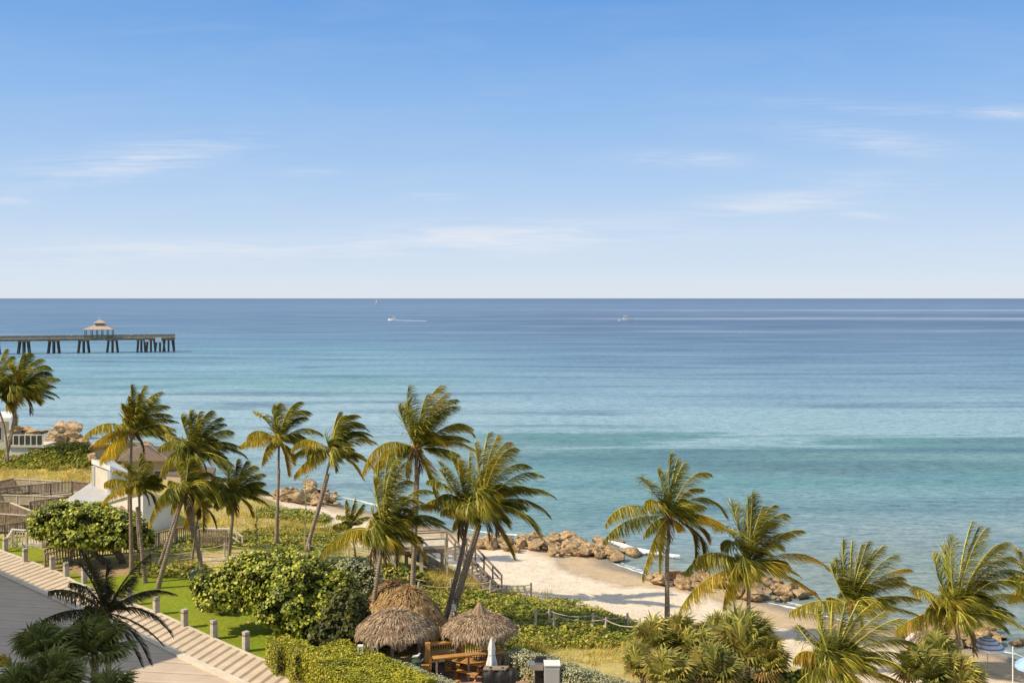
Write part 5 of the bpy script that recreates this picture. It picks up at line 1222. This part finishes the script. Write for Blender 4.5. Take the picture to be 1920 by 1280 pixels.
def table(px,py,rz,label):
    p=onz(px,py,3.02); t=thing('picnic_table',label,'picnic table',p,'picnic tables under the huts'); ca,sa=math.cos(rz),math.sin(rz)
    def L(x,y,z): return V((p.x+x*ca-y*sa,p.y+x*sa+y*ca,p.z+z))
    b=MB()
    for i in range(5): b.box(L(0,-.32+.16*i,.70),1.5,.145,.045,rz)
    b.build('tabletop',M['wood_orange'],t)
    for s in (-1,1):
        b=MB()
        for k in (0,.15): b.box(L(0,s*(.62+k),.41),1.5,.13,.04,rz)
        b.build('bench',M['wood_orange'],t)
        for e in (-1,1):
            b=MB(); b.bar(L(e*.55,s*.22,.70),L(e*.55,s*.62,0),.09,.05); b.build('leg',M['wood_orange'],t)
    for e in (-1,1):
        b=MB(); b.bar(L(e*.55,-.78,.39),L(e*.55,.78,.39),.09,.05); b.build('cross_beam',M['wood_orange'],t)
table(884,1266,rad(-28),'sunlit orange picnic table beside the closed white umbrella')
table(846,1258,rad(-28),'picnic table half in the shade beneath the counter board')
table(925,1252,rad(-25),'picnic table behind the closed white umbrella pole')
def closed_umbrella():
    Y=49.2; p=at(922,0,Y); t=thing('closed_umbrella','closed white patio umbrella standing by the picnic tables','umbrella',(p.x,p.y,3.02))
    b=MB(); b.tube([(p.x,p.y,3.02),(p.x,p.y,5.2)],.03,8); b.build('pole',M['wood_brown'],t)
    b=MB(); rows=[]; zs=[(5.22,.03),(5.0,.10),(4.7,.15),(4.45,.13),(4.2,.17),(3.85,.22),(3.62,.24)]
    for z,r in zs: rows.append(b.vs([(p.x+math.cos(a)*r*(1+.3*math.cos(4*a)),p.y+math.sin(a)*r*(1+.3*math.cos(4*a)),z+(.10*math.cos(4*a) if z<3.9 else 0)) for a in [2*math.pi*j/24 for j in range(24)]]))
    for a,c in zip(rows,rows[1:]):
        for j in range(24): b.face((a+j,a+(j+1)%24,c+(j+1)%24,c+j))
    b.build('canopy',M['canvas'],t,smooth=True); b=MB(); b.tube([(p.x,p.y,4.42),(p.x,p.y,4.48)],.17,12); b.build('tie_strap',M['canvas'],t)
    b=MB(); b.tube([(p.x,p.y,3.02),(p.x,p.y,3.12)],[.3,.26],14); b.build('base',M['concrete'],t)
closed_umbrella()
def covered_grill():
    Y=48.3; a,c=at(904,0,Y).x,at(967,0,Y).x; zt=ztop(1253,Y); rng=random.Random(4); x0=(a+c)/2; t=thing('covered_grill','large barbecue under a black and tan cover at the bottom edge','grill',(x0,Y,3.02))
    b=MB(); nx=14; rows=[]
    prof=[(-.42,3.08),(-.40,3.5),(-.36,zt-.25),(-.22,zt-.03),(0,zt+.03),(.2,zt-.02),(.36,zt-.2),(.4,3.1)]
    for i in range(nx+1):
        x=a+(c-a)*i/nx; e=1 if 0<i<nx else .82; dz=.07*math.sin(i*1.3)+.03*rng.random()
        rows.append(b.vs([(x,Y+y*e+.03*math.sin(i*2.1+j),z-(dz if z>3.4 else 0)-(0 if 0<i<nx else .12)) for j,(y,z) in enumerate(prof)]))
    for p,q in zip(rows,rows[1:]):
        for j in range(7): b.face((p+j,q+j,q+j+1,p+j+1))
    b.face([rows[0]+j for j in range(8)][::-1]); b.face([rows[-1]+j for j in range(8)]); b.build('cover',M['black'],t,smooth=True)
    b=MB(); b.prism([(a+.05,Y-.2,zt-.0),(c-.5,Y-.2,zt-.02),(c-.3,Y+.25,zt),(a+.1,Y+.25,zt)],[(a+.05,Y-.2,zt+.05),(c-.5,Y-.2,zt+.04),(c-.3,Y+.25,zt+.06),(a+.1,Y+.25,zt+.06)]); b.build('tan_top',simple('tan_canvas',c3(.22,.17,.12),c3(.32,.25,.18),3),t)
covered_grill()
def grill():
    Y=48.6; p=at(1006,0,Y); t=thing('barbecue_grill','stainless barbecue grill with dark open lid beside the pale grey cabinet','grill',(p.x,Y,3.02))
    b=MB(); b.tube([(p.x-.05,Y,3.02),(p.x-.05,Y,3.95)],.06,8); b.build('pedestal',M['steel'],t)
    b=MB(); b.box((p.x,Y,3.95),.62,.5,.28,0,1.08); b.build('firebox',M['steel'],t)
    b=MB(); b.prism([(p.x-.1,Y+.05,4.24),(p.x+.5,Y+.05,4.24),(p.x+.5,Y+.4,4.24),(p.x-.1,Y+.4,4.24)],[(p.x,Y+.12,4.42),(p.x+.5,Y+.12,4.42),(p.x+.5,Y+.4,4.42),(p.x,Y+.4,4.42)]); b.build('lid',M['black'],t)
    b=MB(); b.box((p.x+.12,Y+.1,3.02),.4,.4,.9); b.build('cabinet',M['black'],t)
    Y=47.6; a,c=at(1021,0,Y).x,at(1050,0,Y).x; t=thing('utility_cabinet','pale grey square cabinet at the bottom edge left of the silver hedge','cabinet',((a+c)/2,Y,3.02)); zt=ztop(1248,Y)
    b=MB(); b.box(((a+c)/2,Y+.35,3.02),c-a,.7,zt-3.02); b.build('body',M['greybox'],t)
    b=MB(); b.box(((a+c)/2,Y+.35,zt),c-a+.05,.76,.04); b.build('lid',M['white'],t)
    b=MB(); b.box(((a+c)/2,Y-.012,3.1),c-a-.1,.02,zt-3.25); b.build('door',M['greybox'],t)
grill()
for px,py,h,l in ((813,1270,.35,'short round timber post by the left end of the patio'),(857,1290,.4,'short timber post cut by the bottom edge'),(985,1272,.85,'taller timber post left of the barbecue grill'),(991,1278,.9,'taller timber post touching the barbecue grill'),(735,1250,.8,'slanted orange timber post under the left hut')):
    p=onz(px,py,3.0); b=MB(); b.tube([p,p+V((0,0,h*.96)),p+V((0,0,h))],[.11,.11,.09],10); tag(b.build('timber_post',M['wood_orange'],origin=p),l,'post')
p=at(822,0,49.6); b=MB(); b.box((p.x,p.y,3.02),.62,.5,ztop(1236,49.6)-3.08,0,.96); o=b.build('bin_body',M['black']); 
t=thing('storage_box','dark storage box tucked behind the tall gate post','box',(p.x,p.y,3.02)); o.parent=t; o.location=(-p.x,-p.y,-3.02); o.name='body'
b=MB(); b.box((p.x,p.y,ztop(1236,49.6)-.06),.66,.54,.06); b.build('lid',M['wood_dark'],t)
p=at(781,0,48.8); zt=ztop(1239,48.8); t=thing('litter_bin','small green litter bin with white gulls perched on it','bin',(p.x,p.y,3.0)); b=MB(); b.tube([(p.x,p.y,3.0),(p.x,p.y,zt)],[.2,.23],12); b.build('body',M['green'],t); b=MB(); b.tube([(p.x,p.y,zt),(p.x,p.y,zt+.05)],.245,12); b.build('rim',M['green'],t)
def gull(label,p,s):
    t=thing('seagull',label,'bird',p,None); b=MB()
    b.tube([p+V((-.26,0,.16))*s,p+V((-.12,0,.2))*s,p+V((.05,0,.24))*s,p+V((.14,0,.30))*s,p+V((.17,0,.38))*s,p+V((.22,0,.40))*s],[.012*s,.06*s,.085*s,.05*s,.045*s,.03*s],10); b.build('body',M['white'],t,smooth=True)
    for sg in (-1,1):
        b=MB(); b.ellip(p+V((-.06,.075*sg,.22))*s,.19*s,.02*s,.06*s,8,6); b.build('wing',M['greyroof'],t,smooth=True)
        b=MB(); b.tube([p+V((.02,.03*sg,.17))*s,p+V((.02,.03*sg,0))*s],.008*s,5); b.build('leg',M['beak'],t)
    b=MB(); b.tube([p+V((.22,0,.40))*s,p+V((.29,0,.385))*s],[.015*s,.003],6); b.build('beak',M['beak'],t)
gull('white gull perched on the green litter bin',V((p.x,p.y,zt+.05)),.85)
gull('smaller white gull beside the green litter bin on the orange ledge',V((at(788,0,48.9).x,48.9,ztop(1245,48.9))),.7)
p=at(788,0,49.2); b=MB(); b.box((p.x,p.y,3.02),.85,.25,ztop(1246,49.2)-3.02); tag(b.build('planter_ledge',M['wood_orange'],origin=(p.x,p.y,3.02)),'low orange wooden ledge left of the tall gate post','ledge')
p=at(851,0,56.0); t=thing('path_light','slim white pole with a grey box head behind the twin palm trunks','lamp post',(p.x,56,3)); zt=ztop(1132,56)
b=MB(); b.tube([(p.x,56,2.9),(p.x,56,zt-.3)],.045,8); b.build('pole',M['white'],t); b=MB(); b.box((p.x,56,zt-.35),.28,.22,.35,0,.85); b.build('head',M['greybox'],t)
for px,l in ((676,'white lantern frame at the left end of the left hut'),(704,'grey lantern box under the front eave of the left hut')):
    p=at(px,0,49.3); z=ztop(1224,49.3); t=thing('lantern',l,'lantern',(p.x,49.3,3.0),None)
    b=MB(); b.tube([(p.x,49.3,3.0),(p.x,49.3,z)],.04,6); b.build('pole',M['wood_brown'],t)
    b=MB(); b.box((p.x,49.3,z),.26,.26,.05); b.box((p.x,49.3,z+.35),.28,.28,.05)
    for sx in (-1,1):
        for sy in (-1,1): b.box((p.x+sx*.11,49.3+sy*.11,z+.05),.035,.035,.3)
    b.build('frame',M['white'],t)

# ================================================================== BEACH UMBRELLAS
def umbrella(label,px,ptop,pedge,pbase,rpx,m1,m2,bands=9,tilt=0,radial=False,base=None):
    B=gp(px,pbase) if base is None else base; Y=B.y; R=rpx/F*Y; zt=ztop(ptop,Y); ze=ztop(pedge,Y)
    t=thing('beach_umbrella',label,'umbrella',B,'open beach umbrellas on the sand'); n=40
    b=MB(); b.tube([B-V((0,0,.3)),V((B.x+tilt*.3,B.y,zt+.06))],.022,8); b.build('pole',M['wood_light'],t)
    b=MB(); rows=[]; C=V((B.x+tilt*.3,B.y,0))
    K=bands*2
    for i in range(K+1):
        f=max(.01,i/K); row=[]
        for j in range(n):
            a=2*math.pi*j/n; pl=abs(math.cos(4*a)); rr=R*f*(1-.05*(1-pl)*f)
            z=zt-(zt-ze)*(1-math.cos(f*1.45))/(1-math.cos(1.45))+.04*f*pl
            row.append((C.x+rr*math.cos(a),C.y+rr*math.sin(a),z+tilt*rr*math.cos(a)*.4))
        rows.append(b.vs(row))
    row=[]; last=rows[-1]
    for j in range(n):
        x,y,z=b.v[last+j]; row.append((x,y,z-.10-.05*abs(math.sin(8*math.pi*j/n*2))))
    rows.append(b.vs(row))
    for i,(p,q) in enumerate(zip(rows,rows[1:])):
        for j in range(n):
            b.mi=(1 if i%3==2 else 0) if not radial else ((j//2)%2)
            b.face((p+j,q+j,q+(j+1)%n,p+(j+1)%n))
    b.build('canopy',[m1,m2],t,smooth=False)
    b=MB()
    for j in range(8):
        a=j*math.pi/4; b.bar((C.x,C.y,zt-.05),(C.x+R*.97*math.cos(a),C.y+R*.97*math.sin(a),ze-.0+tilt*R*math.cos(a)*.4),.012,.012)
    b.build('ribs',M['steel'],t); return t
M['stripe_blue']=simple('stripe_blue',c3(.16,.25,.52),c3(.2,.3,.58),3,.8); M['pink']=simple('stripe_pink',c3(.62,.28,.36),c3(.70,.36,.44),3,.8)
umbrella('blue and white striped beach umbrella on the sand near the water',1852,1193,1211,1256,29.5,M['canvas'],M['stripe_blue'],6)
umbrella('pink and white beach umbrella partly hidden by palm fronds',1726,1183,1202,1230,27,M['canvas'],M['pink'],8,radial=True)
umbrella('light blue beach umbrella cut off by the right edge',1932,1231,1246,1290,30,M['lightblue'],M['lightblue'],6,tilt=.25)
p=gp(1899,1282); b=MB(); b.tube([p-V((0,0,.2)),V((p.x,p.y,ztop(1211,p.y)))],.035,8); tag(b.build('marker_pole',M['white'],origin=p),'thin pale pole standing in the sand at the right edge','pole')
